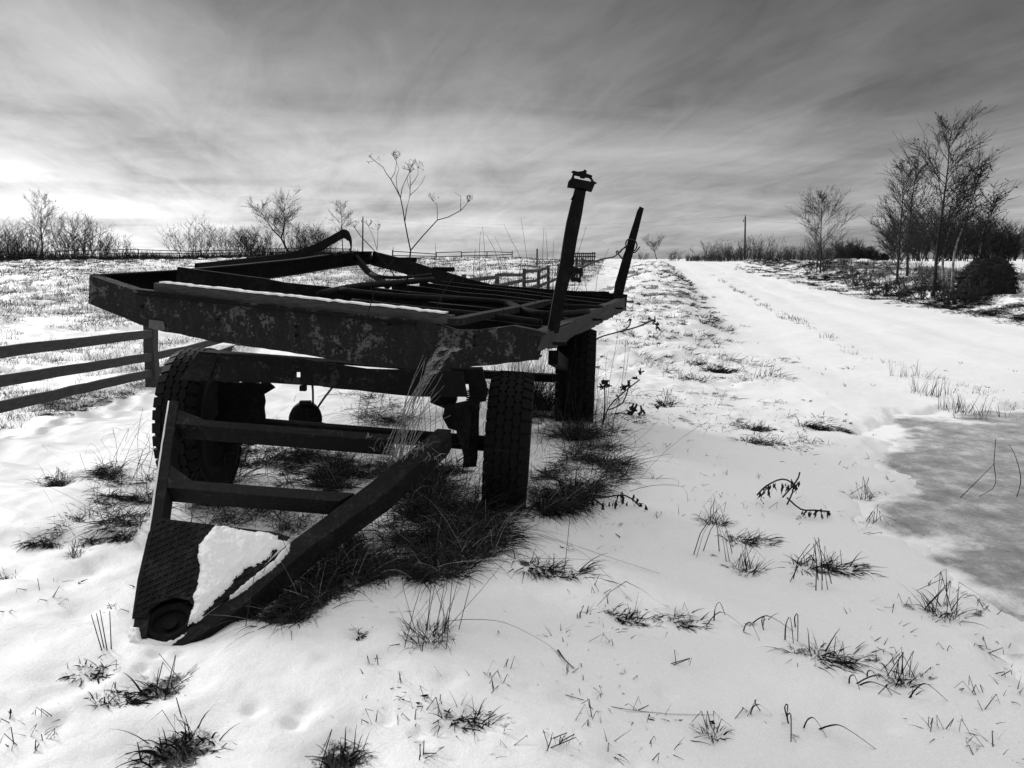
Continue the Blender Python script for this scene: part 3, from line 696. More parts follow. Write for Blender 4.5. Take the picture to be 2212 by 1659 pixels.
# heavy timber across the deck from the left rail (dark), and stub beside it
bm = bmesh.new(); a, b = P(384, 592, 4.95), P(742, 640, 5.25); bar(bm, a, b, .10, .095, n=8, jit=.004); obj('cross_beam', bm, M['rust'], tr)
bm = bmesh.new(); a, b = P(556, 623, 5.6), P(700, 640, 5.5); bar(bm, a, b, .08, .05); a, b = P(560, 640, 5.4), P(760, 652, 5.3); bar(bm, a, b, .08, .05); obj('cross_beam', bm, M['rust'], tr)
bm = bmesh.new(); a, b = P(752, 614, 6.2), P(752, 627, 6.2); bar(bm, a, b, .035, .035); obj('peg', bm, M['plank'], tr)
# bent sheet strap rising from the left rail and its hanging tail
bm = bmesh.new(); st = smoothpts([P(420, 582, 5.6), P(520, 570, 6.4), P(620, 556, 7.2), P(680, 537, 7.5), P(730, 510, 7.7), P(742, 505, 7.75), P(753, 513, 7.75), P(757, 528, 7.75), P(756, 546, 7.8)], 5)
wdt = [.05] * len(st); L2 = []
for i, p in enumerate(st):
    f = i / (len(st) - 1); hh = .045 if f < .75 else .03
    L2.append((bm.verts.new(p + Vector((0, .015, hh))), bm.verts.new(p - Vector((.0, .015, hh))), bm.verts.new(p - Vector((-.012, .003, hh))), bm.verts.new(p + Vector((.012, .027, hh)))))
for a, b in zip(L2, L2[1:]):
    for k in range(4): bm.faces.new((a[k], a[(k + 1) % 4], b[(k + 1) % 4], b[k]))
obj('bent_strap', bm, M['steel'], tr)
bm = bmesh.new(); tube(bm, smoothpts([P(768, 556, 7.8), P(782, 572, 7.7), P(796, 588, 7.6), P(815, 600, 7.5), P(838, 618, 7.3)], 4), .035, 6); obj('bent_strap', bm, M['steel'], tr, True)
bm = bmesh.new(); tube(bm, smoothpts([P(868, 614, 7), P(872, 606, 7), P(888, 606, 7), P(893, 614, 7)], 4), .012, 5); tube(bm, smoothpts([P(895, 600, 7.3), P(905, 603, 7.2), P(912, 612, 7.1), P(925, 612, 7.1)], 4), .01, 5)
obj('bent_rod', bm, M['steel'], tr)
# front stake with toothed head and lug
SY = 3.86; sv = Vector((.0, .05, 0)); z6 = lambda x, y: P(1105.9 + .15623 * x, 345.6 + .15623 * y, SY)
bm = bmesh.new()
prism(bm, dense([P(1243, 404, SY), P(1267, 409, SY), P(1243, 540, SY), P(1238, 580, SY), P(1224, 628, SY), P(1207, 718, SY), P(1181, 722, SY), P(1202, 606, SY), P(1210, 570, SY), P(1224, 480, SY)], .06, .0012), sv)
stk = obj('stake', bm, M['steel'], tr)
bm = bmesh.new(); prism(bm, [z6(*q) for q in [(875, 400), (875, 385), (770, 370), (785, 290), (830, 240), (865, 252), (1100, 300), (1130, 290), (1180, 318), (1150, 325), (1140, 350), (1105, 435), (1035, 415), (1033, 430)]], sv)
prism(bm, [z6(*q) for q in [(828, 240), (850, 175), (825, 160), (850, 145), (910, 160), (985, 150), (1000, 130), (1035, 145), (1030, 185), (1115, 215), (1105, 240), (1130, 292), (1100, 300), (1100, 265), (1070, 240), (1020, 235), (1010, 250), (950, 240), (945, 220), (875, 205), (860, 230), (865, 252)]], sv * .8)
prism(bm, [z6(*q) for q in [(862, 470), (815, 540), (845, 548), (870, 500)]], sv * .6)
obj('stake_head', bm, M['steel'], stk)
bm = bmesh.new(); cx, cy = 905, 1600; out = [(845, 1480), (978, 1500), (968, 1560), (960, 1600), (952, 1640), (965, 1690), (930, 1700), (890, 1680), (830, 1690), (810, 1590)]
inn = [(cx + 34 * math.cos(a), cy + 34 * math.sin(a)) for a in [math.atan2(y - cy, x - cx) for x, y in out]]
A = [bm.verts.new(z6(*q)) for q in out]; B = [bm.verts.new(z6(*q)) for q in inn]; A2 = [bm.verts.new(z6(*q) + sv * .5) for q in out]; B2 = [bm.verts.new(z6(*q) + sv * .5) for q in inn]
for i in range(len(A)):
    j = (i + 1) % len(A)
    for f in ((A[i], A[j], B[j], B[i]), (A2[i], B2[i], B2[j], A2[j]), (A[i], A2[i], A2[j], A[j]), (B[i], B[j], B2[j], B2[i])): bm.faces.new(f)
obj('lug', bm, M['steel'], stk)
# rear stake
bm = bmesh.new(); Y2 = 7.45
prism(bm, dense([P(1382, 445, Y2), P(1391, 449, Y2), P(1344, 645, Y2), P(1324, 643, Y2), P(1328, 612, Y2), P(1370, 476, Y2), P(1376, 456, Y2)], .08, .003), Vector((.01, .06, 0)))
obj('stake', bm, M['steel'], tr)
# running gear: front bogie beam, springs, axles, wheels
bm = bmesh.new(); BP = VPlane(P(700, 800, 4.15), Vector((-.05, 1, 0)))
oc, orr = (644, 810), 5.2; hexa = [(oc[0] + orr * math.cos(a), oc[1] + orr * math.sin(a)) for a in np.linspace(0, 2 * math.pi, 12, endpoint=False)]
prism(bm, dense([BP(*q) for q in [(430, 760), (639, 773), (639, 828), (560, 826), (388, 821)]], .1, .002), Vector((0, .02, 0)))
prism(bm, dense([BP(*q) for q in [(649, 774), (792, 797), (1000, 803), (1010, 858), (902, 858), (808, 848), (649, 830)]], .1, .002), Vector((0, .02, 0)))
prism(bm, [BP(*q) for q in [(639, 773), (649, 774), (649, 804), (639, 804)]], Vector((0, .02, 0))); prism(bm, [BP(*q) for q in [(639, 816), (649, 816), (649, 830), (639, 828)]], Vector((0, .02, 0)))
a, b = BP(430, 764), BP(990, 806); bar(bm, a + Vector((0, .08, 0)), b + Vector((0, .08, 0)), .12, .012)
a, b = BP(390, 818), BP(990, 856); bar(bm, a + Vector((0, .08, .01)), b + Vector((0, .08, .01)), .12, .012)
obj('bogie_beam', bm, M['flaky2'], tr)
bm = bmesh.new(); prism(bm, [BP(*q) - Vector((0, .006, 0)) for q in [(432, 764), (474, 766), (452, 822), (390, 820)]], Vector((0, -.008, 0))); obj('gusset_plate', bm, M['plate'], tr)
bm = bmesh.new(); bar(bm, P(655, 833, 4.2), P(655, 844, 4.2), .035, .035); obj('bolt', bm, M['steel'], tr)
bm = bmesh.new(); q = [(935, 800), (1042, 800), (1053, 850), (1050, 868), (1015, 870), (1012, 832), (990, 830), (985, 872), (960, 882), (930, 870)]
prism(bm, dense([P(u, v, 4.22) for u, v in q], .06, .004), Vector((0, .10, 0))); obj('spring_bracket', bm, M['steel'], tr)
bm = bmesh.new()
for k in range(6): bar(bm, P(1020, 845 + k * 4.5, 4.3), P(1050 - k * 3, 844 + k * 4.5, 5.2), .07, .010)
obj('leaf_spring', bm, M['rust'], tr)
bm = bmesh.new(); prism(bm, dense([P(u, v, 4.16) for u, v in [(960, 872), (1010, 866), (1018, 890), (1014, 970), (1000, 985), (985, 930), (970, 922), (955, 905)]], .05, .006), Vector((0, .03, 0)))
prism(bm, dense([P(u, v, 4.2) for u, v in [(1012, 862), (1036, 864), (1033, 930), (1030, 1010), (1000, 1010), (1003, 930)]], .05, .004), Vector((0, .06, 0))); obj('hanger_plate', bm, M['rust'], tr)
def make_wheel(cen, fwd, R0=.48, wd=.23, face=1, camber=0):
    """axle along local X (face = side the hub looks to), built in world space"""
    ax = Vector((fwd.y, -fwd.x, 0)).normalized(); fw = fwd.normalized(); up = Vector((0, 0, 1)); cq = Matrix.Rotation(camber, 3, fw); ax = cq @ ax; up = cq @ up
    T = lambda r_, lat, a: cen + ax * lat + (fw * math.cos(a) + up * math.sin(a)) * r_
    def lathe(bm, prof, n=48):
        rings = [[bm.verts.new(T(r_, l_, 2 * math.pi * k / n)) for r_, l_ in prof] for k in range(n)]
        for k in range(n):
            a, b = rings[k], rings[(k + 1) % n]
            for i in range(len(prof) - 1): bm.faces.new((a[i], a[i + 1], b[i + 1], b[i]))
    h = wd / 2; bm = bmesh.new()
    lathe(bm, [(R0 * .56, -h * .62), (R0 * .64, -h * .92), (R0 * .80, -h * 1.04), (R0 * .92, -h * .98), (R0 * .975, -h * .82), (R0 * .985, 0), (R0 * .975, h * .82), (R0 * .92, h * .98), (R0 * .80, h * 1.04), (R0 * .64, h * .92), (R0 * .56, h * .62), (R0 * .56, -h * .62)], 64)
    NB = 38
    for row in range(5):                               # honeycomb tread blocks, shoulder lugs on the outer rows
        lat = (row - 2) * wd * .185; hw = wd * .088; da = 2 * math.pi / NB
        for k in range(NB):
            a0 = (k + (.5 if row % 2 else 0)) * da
            pts = [(0, -1), (.5, -.52), (.5, .52), (0, 1), (-.5, .52), (-.5, -.52)] if row in (1, 2, 3) else [(-.9 if row == 0 else -.5, -.66), (.5 if row == 0 else .9, -.66), (.5 if row == 0 else .9, .66), (-.9 if row == 0 else -.5, .66)]
            lo = []; hi = []
            for (pl, pa) in pts:
                L = lat + pl * 2 * hw * .94; aa = a0 + pa * da * .60
                drop = max(0, abs(L) - h * .72) * .5
                lo.append(bm.verts.new(T(R0 * .955 - drop * .9, L, aa))); hi.append(bm.verts.new(T(R0 * 1.005 - drop, L * .995, a0 + pa * da * .56)))
            bm.faces.new(hi)
            for i in range(len(pts)): bm.faces.new((lo[i], lo[(i + 1) % len(pts)], hi[(i + 1) % len(pts)], hi[i]))
    ty = obj('tyre', bm, M['rubber'])
    bm = bmesh.new(); f = face
    lathe(bm, [(.02, f * h * .95), (.075, f * h * .95), (.085, f * h * .3), (.17, f * h * .2), (R0 * .52, f * h * .35), (R0 * .575, f * h * .72), (R0 * .60, f * h * .80), (R0 * .575, f * h * .60), (R0 * .55, 0), (R0 * .57, -f * h * .6), (R0 * .5, -f * h * .6), (.16, -f * h * .5), (.02, -f * h * .5)], 40)
    for k in range(8):
        a = k * math.pi / 4; c = T(.125, f * h * .25, a); tube(bm, [c, c + ax * f * .05], .014, 6)
    ri = obj('rim', bm, M['rust'])
    return ty, ri
def add_wheel(cen, fwd, R0, wd, face, camber=0):
    ty, ri = make_wheel(cen, fwd, R0, wd, face, camber)
    e = bpy.data.objects.new('wheel', None); COL.objects.link(e); e.parent = tr; e.location = -tr.location + cen; e.empty_display_size = .1
    for o in (ty, ri): o.parent = e; o.location = -cen
add_wheel(P(1100, 966, 4.5), Vector((.045, 1, 0)), .475, .25, 1, R(3.2))
add_wheel(P(437, 915, 4.62), Vector((-.06, 1, 0)), .48, .235, -1)
add_wheel(P(1245, 818, 6.75), Vector((.12, 1, 0)), .47, .33, 1, R(1))
bm = bmesh.new(); tube(bm, [P(470, 912, 4.62), P(1075, 960, 4.5)], .05, 10); obj('axle', bm, M['steel'], tr)
bm = bmesh.new(); bar(bm, P(880, 800, 7.1), P(1225, 818, 6.75), .09, .07); obj('axle', bm, M['steel'], tr)
bm = bmesh.new(); bar(bm, P(1195, 772, 5.2), P(1222, 790, 6.5), .07, .10); obj('rear_spring_hanger', bm, M['steel'], tr)
bm = bmesh.new(); prism(bm, dense([P(u, v, 4.5) for u, v in [(470, 824), (575, 826), (590, 838), (571, 852), (569, 915), (560, 960), (470, 960)]], .04, .006), Vector((0, .03, 0))); obj('brake_shield', bm, M['steel'], tr)
# ---- drawbar
DP = Plane(P(365, 868, 4.08), P(965, 925, 3.92), P(335, 1392, 2.74)); dn = -DP.n
def dpoly(bm, pts, th, off=0, jit=0): prism(bm, dense([DP(u, v, off) for u, v in pts], .07, jit), dn * th)
bm = bmesh.new()
dpoly(bm, [(363, 866), (386, 866), (374, 945), (350, 1122), (316, 1375), (279, 1386), (318, 1160)], .012)
dpoly(bm, [(378, 870), (386, 866), (374, 945), (350, 1122), (316, 1375), (309, 1375), (342, 1122), (366, 945)], .10, -.013)
db = obj('drawbar_arm', bm, M['plate'], tr)
bm = bmesh.new(); dpoly(bm, [(363, 866), (366, 867), (322, 1160), (282.5, 1386), (278, 1387), (317.5, 1160)], .016, .003, .0012); obj('sunlit_frost_rim', bm, M['snow'], db)  # white strip paints in the bright sunlit flange edge, with its frost
bm = bmesh.new()
dpoly(bm, [(945, 926), (975, 928), (966, 946), (836, 1064), (672, 1180), (500, 1328), (385, 1400), (358, 1396), (488, 1296), (625, 1173), (692, 1124), (804, 1040)], .012)
dpoly(bm, [(975, 930), (966, 946), (836, 1064), (672, 1180), (500, 1328), (385, 1400), (379, 1398), (492, 1322), (664, 1174), (828, 1058), (955, 942)], .11, -.013)
obj('drawbar_arm', bm, M['plate'], tr)
bm = bmesh.new(); dpoly(bm, [(380, 901), (850, 938), (846, 952), (378, 914)], .105, -.004); dpoly(bm, [(382, 882), (442, 905), (381, 902)], .01, -.004); obj('drawbar_crossbar', bm, M['flaky2'], tr)
bm = bmesh.new(); dpoly(bm, [(361, 1033), (765, 1064), (730, 1082), (358, 1052)], .10, -.004); dpoly(bm, [(364, 1001), (416, 1037), (361, 1034)], .01, -.004); obj('drawbar_crossbar', bm, M['flaky2'], tr)
w3 = lambda x, y: (259.2 + .1953 * x, 1080 + .1953 * y)
bm = bmesh.new(); plate = [w3(*q) for q in [(320, 380), (430, 215), (1040, 290), (1700, 370), (1880, 420), (1500, 830), (1200, 1090), (800, 1385), (830, 1200), (770, 1120), (620, 1090), (470, 1130), (330, 1230), (290, 1310), (140, 1320), (200, 900)]]
dpoly(bm, plate, .008, .010)
chk = obj('checker_plate', bm, M['plate'], tr)
bm = bmesh.new(); pa = np.array(plate)
for fam in range(2):
    for k in range(-40, 60):
        a = np.array(w3(0, 0)) + (np.array([0, k * 13.0]) if fam == 0 else np.array([k * 14.5, 0]))
        d = np.array([1, -.44]) if fam == 0 else np.array([-.22, 1]); t = np.linspace(-700, 900, 640); q = a + d * t[:, None]
        ins = sdpoly(q[:, 0], q[:, 1], pa) < -3; i = 0
        while i < len(t):
            if ins[i]:
                j = i
                while j + 1 < len(t) and ins[j + 1]: j += 1
                if j - i > 3: bar(bm, DP(*q[i], .0115), DP(*q[j], .0115),   .008 if fam == 0 else .005, .007, up=DP.n)
                i = j
            i += 1
obj('tread_ridges', bm, M['plate'], chk)
bm = bmesh.new(); ring = []
for a in np.linspace(0, 2 * math.pi, 25): ring.append(DP(*w3(530 + 250 * math.cos(a), 1320 + 165 * math.sin(a) - 60 * math.cos(a)), -.03))
tube(bm, ring, .020, 8); dpoly(bm, [w3(*q) for q in [(200, 1300), (320, 1130), (480, 1000), (800, 1010), (870, 1240), (770, 1420), (480, 1530), (240, 1490)]], .02, -.035); tube(bm, [DP(*w3(540, 1330), -.04), DP(*w3(540, 1330), -.02)], .03, 10)
obj('towing_eye', bm, M['steel'], tr)
bm = bmesh.new()
for k in range(3):
    c = DP(925, 1015 + k * 14, -.1); pts = [c + Vector((.011 * math.cos(a) * (1 if k % 2 else .3), .011 * math.cos(a) * (.3 if k % 2 else 1), .02 * math.sin(a))) for a in np.linspace(0, 2 * math.pi, 12)]; tube(bm, pts, .004, 5)
obj('chain', bm, M['steel'], tr)

# snow lying on the trailer: own things
def snow_slab(name, lab, pts, plane, off, th, step=2.2, edge=7, seed=3):
    pa = np.array(pts, float); lo, hi = pa.min(0) - 6, pa.max(0) + 6; us = np.arange(lo[0], hi[0], step); vs = np.arange(lo[1], hi[1], step)
    U_, V_ = np.meshgrid(us, vs); sd = sdpoly(U_, V_, pa) + fbm(U_, V_, 9, 3, seed) * 3.2
    hgt = np.where(sd < 0, th * np.clip(-sd / edge, 0, 1) ** .5, -.004) + (fbm(U_, V_, 22, 4, seed + 5) * .35 * th + fbm(U_, V_, 5, 2, seed + 9) * .12 * th) * (sd < 0)
    idx = -np.ones(U_.shape, int); vv = []
    need = sd < step * 1.5
    for i, j in zip(*np.nonzero(need)): idx[i, j] = len(vv); vv.append(tuple(plane(U_[i, j], V_[i, j], off + float(hgt[i, j]))))
    q = np.stack([idx[:-1, :-1].ravel(), idx[:-1, 1:].ravel(), idx[1:, 1:].ravel(), idx[1:, :-1].ravel()], 1); q = q[(q >= 0).all(1)]
    return tag(link(name, mesh_np(name, vv, q, True), M['snow']), lab, 'snow')
snow_slab('snow_patch', 'white snow patch lying on the checker plate of the drawbar tip', [w3(*q) for q in [(1070, 295), (1320, 340), (1450, 365), (1620, 370), (1750, 420), (1760, 460), (1860, 470), (1800, 540), (1700, 570), (1690, 610), (1560, 730), (1380, 790), (1290, 890), (1200, 1000), (1000, 1200), (890, 1330), (760, 1390), (830, 1150), (800, 1090), (870, 950), (880, 830), (865, 620), (880, 520), (940, 430)]], DP, .009, .024, 1.6, 16)
snow_slab('snow_ridge', 'thin line of snow along the inner edge of the right drawbar arm', [w3(*q) for q in [(1880, 480), (1870, 560), (1780, 670), (1640, 800), (1500, 900), (1390, 990), (1290, 1060), (1200, 1115), (1215, 1085), (1340, 980), (1460, 870), (1600, 770), (1740, 640)]], DP, .004, .016, 1.6, 4)
snow_slab('snow_heap', 'small clump of snow caught at the drawbar tip', [w3(*q) for q in [(100, 1400), (215, 1400), (240, 1540), (340, 1590), (500, 1570), (650, 1520), (790, 1410), (770, 1460), (590, 1610), (300, 1660), (90, 1590)]], DP, -.012, .03, 2, 8)
# pale plank on the front beam
bm = bmesh.new(); PP = VPlane(FP(332, 618) + fin * .03, fin)
q = [PP(u, v) for u, v in ((332, 611), (977, 682), (981, 700), (900, 697), (332, 629))]
prism(bm, dense(q, .08, .0012), fin * .05)
pk = obj('plank', bm, M['plank']); tag(pk, 'pale weathered plank lying along the front beam with snow on its top edge', 'plank')
bm = bmesh.new(); a, b = PP(345, 611), PP(962, 679)
bar(bm, a + fin * .022 + Vector((0, 0, .004)), b + fin * .022 + Vector((0, 0, .008)), .05, .008, n=60, jit=.0018); obj('snow_cover', bm, M['snow'], pk)
# wire tied between the stakes
bm = bmesh.new(); r_ = .007
tube(bm, smoothpts([P(1247, 584, 3.95), P(1270, 572, 4.4), P(1300, 560, 5.3), P(1325, 555, 6.6), P(1334, 549, 7.3), P(1344, 538, 7.43), P(1354, 534, 7.42)], 4), r_, 5)
tube(bm, smoothpts([P(1334, 549, 7.35), P(1331, 545, 7.35), P(1334, 542, 7.35), P(1338, 546, 7.35), P(1350, 533, 7.42)], 4), r_, 5)
tube(bm, smoothpts([P(1335, 548, 7.38), P(1345, 560, 7.43), P(1347, 562, 7.43)], 3), r_, 5)
tube(bm, smoothpts([P(1353, 538, 7.43), P(1352, 524, 7.43), P(1358, 517, 7.43), P(1371, 520, 7.40), P(1376, 530, 7.4), P(1372, 540, 7.4), P(1364, 545, 7.42), P(1372, 545, 7.4), P(1382, 533, 7.38)], 5), r_, 5)
tag(obj('wire', bm, M['wire']), 'twisted wire looped round the rear stake and strung towards the front stake', 'wire')
# fallen air tank under the trailer
tk = thing('air_tank', 'round dark air tank lying on the snow under the trailer', 'tank', tuple(P(660, 935, 6.1)))
bm = bmesh.new(); c = P(660, 905, 6.1); dr_ = Vector((-.279, 1, -.16)).normalized()
tube(bm, [c - dr_ * .012, c, c + dr_ * .01, c + dr_ * .5, c + dr_ * .52], [.10, .128, .137, .137, .10], 28); obj('tank_body', bm, M['rubber'], tk, False)
bm = bmesh.new(); bar(bm, c + Vector((-.045, .02, .137)), c + Vector((.045, .02, .137)), .05, .03); obj('bung', bm, M['rust'], tk)
bm = bmesh.new(); tube(bm, smoothpts([P(676, 880, 6.15), P(676, 850, 6.0), P(675, 834, 5.6)], 3), .009, 5); tube(bm, smoothpts([P(684, 884, 6.15), P(700, 860, 6.0), P(717, 838, 5.6)], 3), .009, 5); tube(bm, smoothpts([P(694, 915, 6.15), P(710, 920, 6.1), P(725, 932, 6.05)], 3), .014, 5)
obj('hose', bm, M['rubber'], tk)

# ------------------------------------------------------------------ fences
def post_bm(x, y, h, w_, lean=0, z=None):
    bm = bmesh.new(); b = Vector((x, y, (gz(x, y) if z is None else z) - .15)); t = b + Vector((lean, 0, h + .15))
    bar(bm, b, t, w_, w_, up=Vector((0, 1, 0)), n=3, jit=w_ * .06); return bm
# near three-rail fence
nf = thing('rail_fence', 'weathered three rail timber fence at the left, nearest the camera', 'fence', tuple(gp(325, 835)))
pa_ = P(325, 760, 11); A0 = P(325, 692, 11)
bm = bmesh.new(); bar(bm, P(330, 845, 11), P(325, 692, 11), .15, .15, up=Vector((0, 1, 0)), n=5, jit=.008); obj('post', bm, M['fence'], nf)
for (yy) in (6.0, 16.5):
    xq = -5.18 - .075 * (yy - 7.4) - .12; obj('post', post_bm(xq, yy, .95, .14), M['fence'], nf)
for (v0, v1, v2) in ((761, 721, None), (823, 772, 738), (879, 807, 765)):
    a = P(0, v0, 7.4); b = P(322, v1, 10.85); d = (b - a); a2 = a - d * .45
    bm = bmesh.new(); bar(bm, a2, b + d * .02, .045, .118, n=14, jit=.003); obj('rail', bm, M['fence'], nf)
    if v2:
        c = P(465, v2, 14); e = b + (c - b) * 1.9; bm = bmesh.new(); bar(bm, b + d * .03, e, .045, .112, n=8, jit=.006); obj('rail', bm, M['fence'], nf)
def fence_line(label, pts, h, rails, pw, step, mat='fence_far', sag=0):
    f = thing('rail_fence', label, 'fence', (pts[0][0], pts[0][1], gz(*pts[0]))); pp = []
    for (x0, y0), (x1, y1) in zip(pts, pts[1:]):
        n = max(1, int(math.hypot(x1 - x0, y1 - y0) / step)); pp += [(x0 + (x1 - x0) * k / n, y0 + (y1 - y0) * k / n) for k in range(n)]
    pp.append(pts[-1]); zz = [gz(*p) for p in pp]; hs = [h * random.uniform(.93, 1.12) for _ in pp]
    for p, z, hh in zip(pp, zz, hs): obj('post', post_bm(p[0], p[1], hh, pw, random.gauss(0, .03), z), M[mat], f)
    for i in range(len(pp) - 1):
        for r_ in rails:
            if random.random() < sag: continue
            a = Vector((pp[i][0], pp[i][1] - .1, zz[i] + r_ * h + random.gauss(0, .03))); b = Vector((pp[i + 1][0], pp[i + 1][1] - .1, zz[i + 1] + r_ * h + random.gauss(0, .05)))
            bm = bmesh.new(); bar(bm, a, b, .06, pw * .85); obj('rail', bm, M[mat], f)
    return f
fence_line('long dark rail fence along the crest in front of the left bushes', [(-66, 84), (-50, 86), (-36, 87), (-19, 88)], 1.2, (.3, .6, .92), .10, 5.2, sag=.05)
fence_line('pale two rail fence on the skyline behind the weed plant', [(-14, 88), (-9, 89), (0, 90)], .95, (.45, .9), .11, 3.0)
fence_line('broken rail fence sloping up the verge behind the trailer', [(-1.2, 19), (.4, 25), (2.0, 33), (4.2, 45)], 1.05, (.35, .65, .95), .12, 2.6, mat='fence', sag=.12)
pf = thing('picket_fence', 'short dark picket fence on the crest behind the front stake', 'fence', (6, 62, gz(6, 62)))
for k in range(13):
    x, y = 4.95 + k * .155, 62.; bm = post_bm(x, y, random.uniform(.85, 1.1), .08); obj('picket', bm, M['fence_far'], pf)
for h in (.3, .65, .9):
    bm = bmesh.new(); z = gz(8, 62) + h; bar(bm, Vector((4.9, 61.9, gz(5.5, 62) + h)), Vector((6.9, 61.9, gz(6.9, 62) + h)), .05, .10); obj('rail', bm, M['fence_far'], pf)
for (u, y, h, lab) in [(1160, 60, 1.3, 'lone thin fence post on the skyline behind the dry stalks')]:
    x = (u - 1106) / FPX * y * .99; tag(obj('fence_post', post_bm(x, y, h, .12), M['fence_far']), lab, 'post')

# ------------------------------------------------------------------ utility poles and wires
tops = []
for (u, vt, Y_, lab) in [(783, 470, 150, 'thin utility pole on the skyline left of the weed plant'), (1609, 468, 132, 'utility pole on the skyline right of the road')]:
    b = P(u, 560, Y_); b.z = gz(b.x, b.y) - .3; t = P(u + 1, vt, Y_); e = thing('utility_pole', lab, 'utility pole', tuple(b))
    bm = bmesh.new(); tube(bm, [b, b.lerp(t, .5), t], [.17, .15, .12], 8); obj('pole', bm, M['wood_pole'], e)
    bm = bmesh.new(); tube(bm, [t + Vector((0, 0, -.1)), t + Vector((0, 0, .35))], .05, 6); tube(bm, [t + Vector((-.3, 0, -.9)), t + Vector((-.3, 0, -.5))], .07, 6); bar(bm, t + Vector((-.35, 0, -.8)), t + Vector((0, 0, -.8)), .05, .05); obj('insulator', bm, M['wire'], e)
    tops.append(t)
bm = bmesh.new(); a, b = tops
for dz, sag in ((-.55, 1.6), (.25, 1.7)):
    a_, b_ = a + Vector((-.3, 0, dz)), b + Vector((-.3, 0, dz)); c_ = b_ + (b_ - a_) * 1.1
    for p, q in ((a_, b_), (b_, c_)): tube(bm, [p.lerp(q, t) - Vector((0, 0, sag * 4 * t * (1 - t))) for t in np.linspace(0, 1, 17)], .007, 4)
tag(obj('power_line', bm, M['wire']), 'two thin overhead wires strung between the utility poles', 'power line')

# ------------------------------------------------------------------ trees and shrubs
class Tubes:
    def __init__(s): s.a = []; s.b = []; s.ra = []; s.rb = []
    def add(s, a, b, ra, rb): s.a.append(tuple(a)); s.b.append(tuple(b)); s.ra.append(ra); s.rb.append(rb)
    def mesh(s, name, n=3):
        a = np.array(s.a); b = np.array(s.b); ra = np.array(s.ra)[:, None, None]; rb = np.array(s.rb)[:, None, None]; m = len(a)
        d = b - a; d /= np.linalg.norm(d, axis=1, keepdims=True) + 1e-9; ref = np.where(np.abs(d[:, 2:3]) > .9, [[1., 0, 0]], [[0, 0, 1.]])
        u = np.cross(d, ref); u /= np.linalg.norm(u, axis=1, keepdims=True) + 1e-9; v = np.cross(d, u)
        th = np.linspace(0, 2 * np.pi, n, endpoint=False); o = u[:, None] * np.cos(th)[None, :, None] + v[:, None] * np.sin(th)[None, :, None]
        V = np.concatenate([a[:, None] + o * ra, b[:, None] + o * rb], 1).reshape(-1, 3); k = np.arange(n); k2 = (k + 1) % n
        Q = (np.arange(m)[:, None, None] * 2 * n + np.stack([k, k2, k2 + n, k + n], 1)[None]).reshape(-1, 4)
        return mesh_np(name, V, Q)
def limb(T, p, d, L, r0, r1, n, wob, trop, rnd):
    pts = [p]
    for i in range(n):
        d = (d + Vector((rnd.gauss(0, wob), rnd.gauss(0, wob), rnd.gauss(0, wob) + trop))).normalized(); q = p + d * (L / n)
        T.add(p, q, r0 + (r1 - r0) * i / n, r0 + (r1 - r0) * (i + 1) / n); p = q; pts.append(p)
    return pts
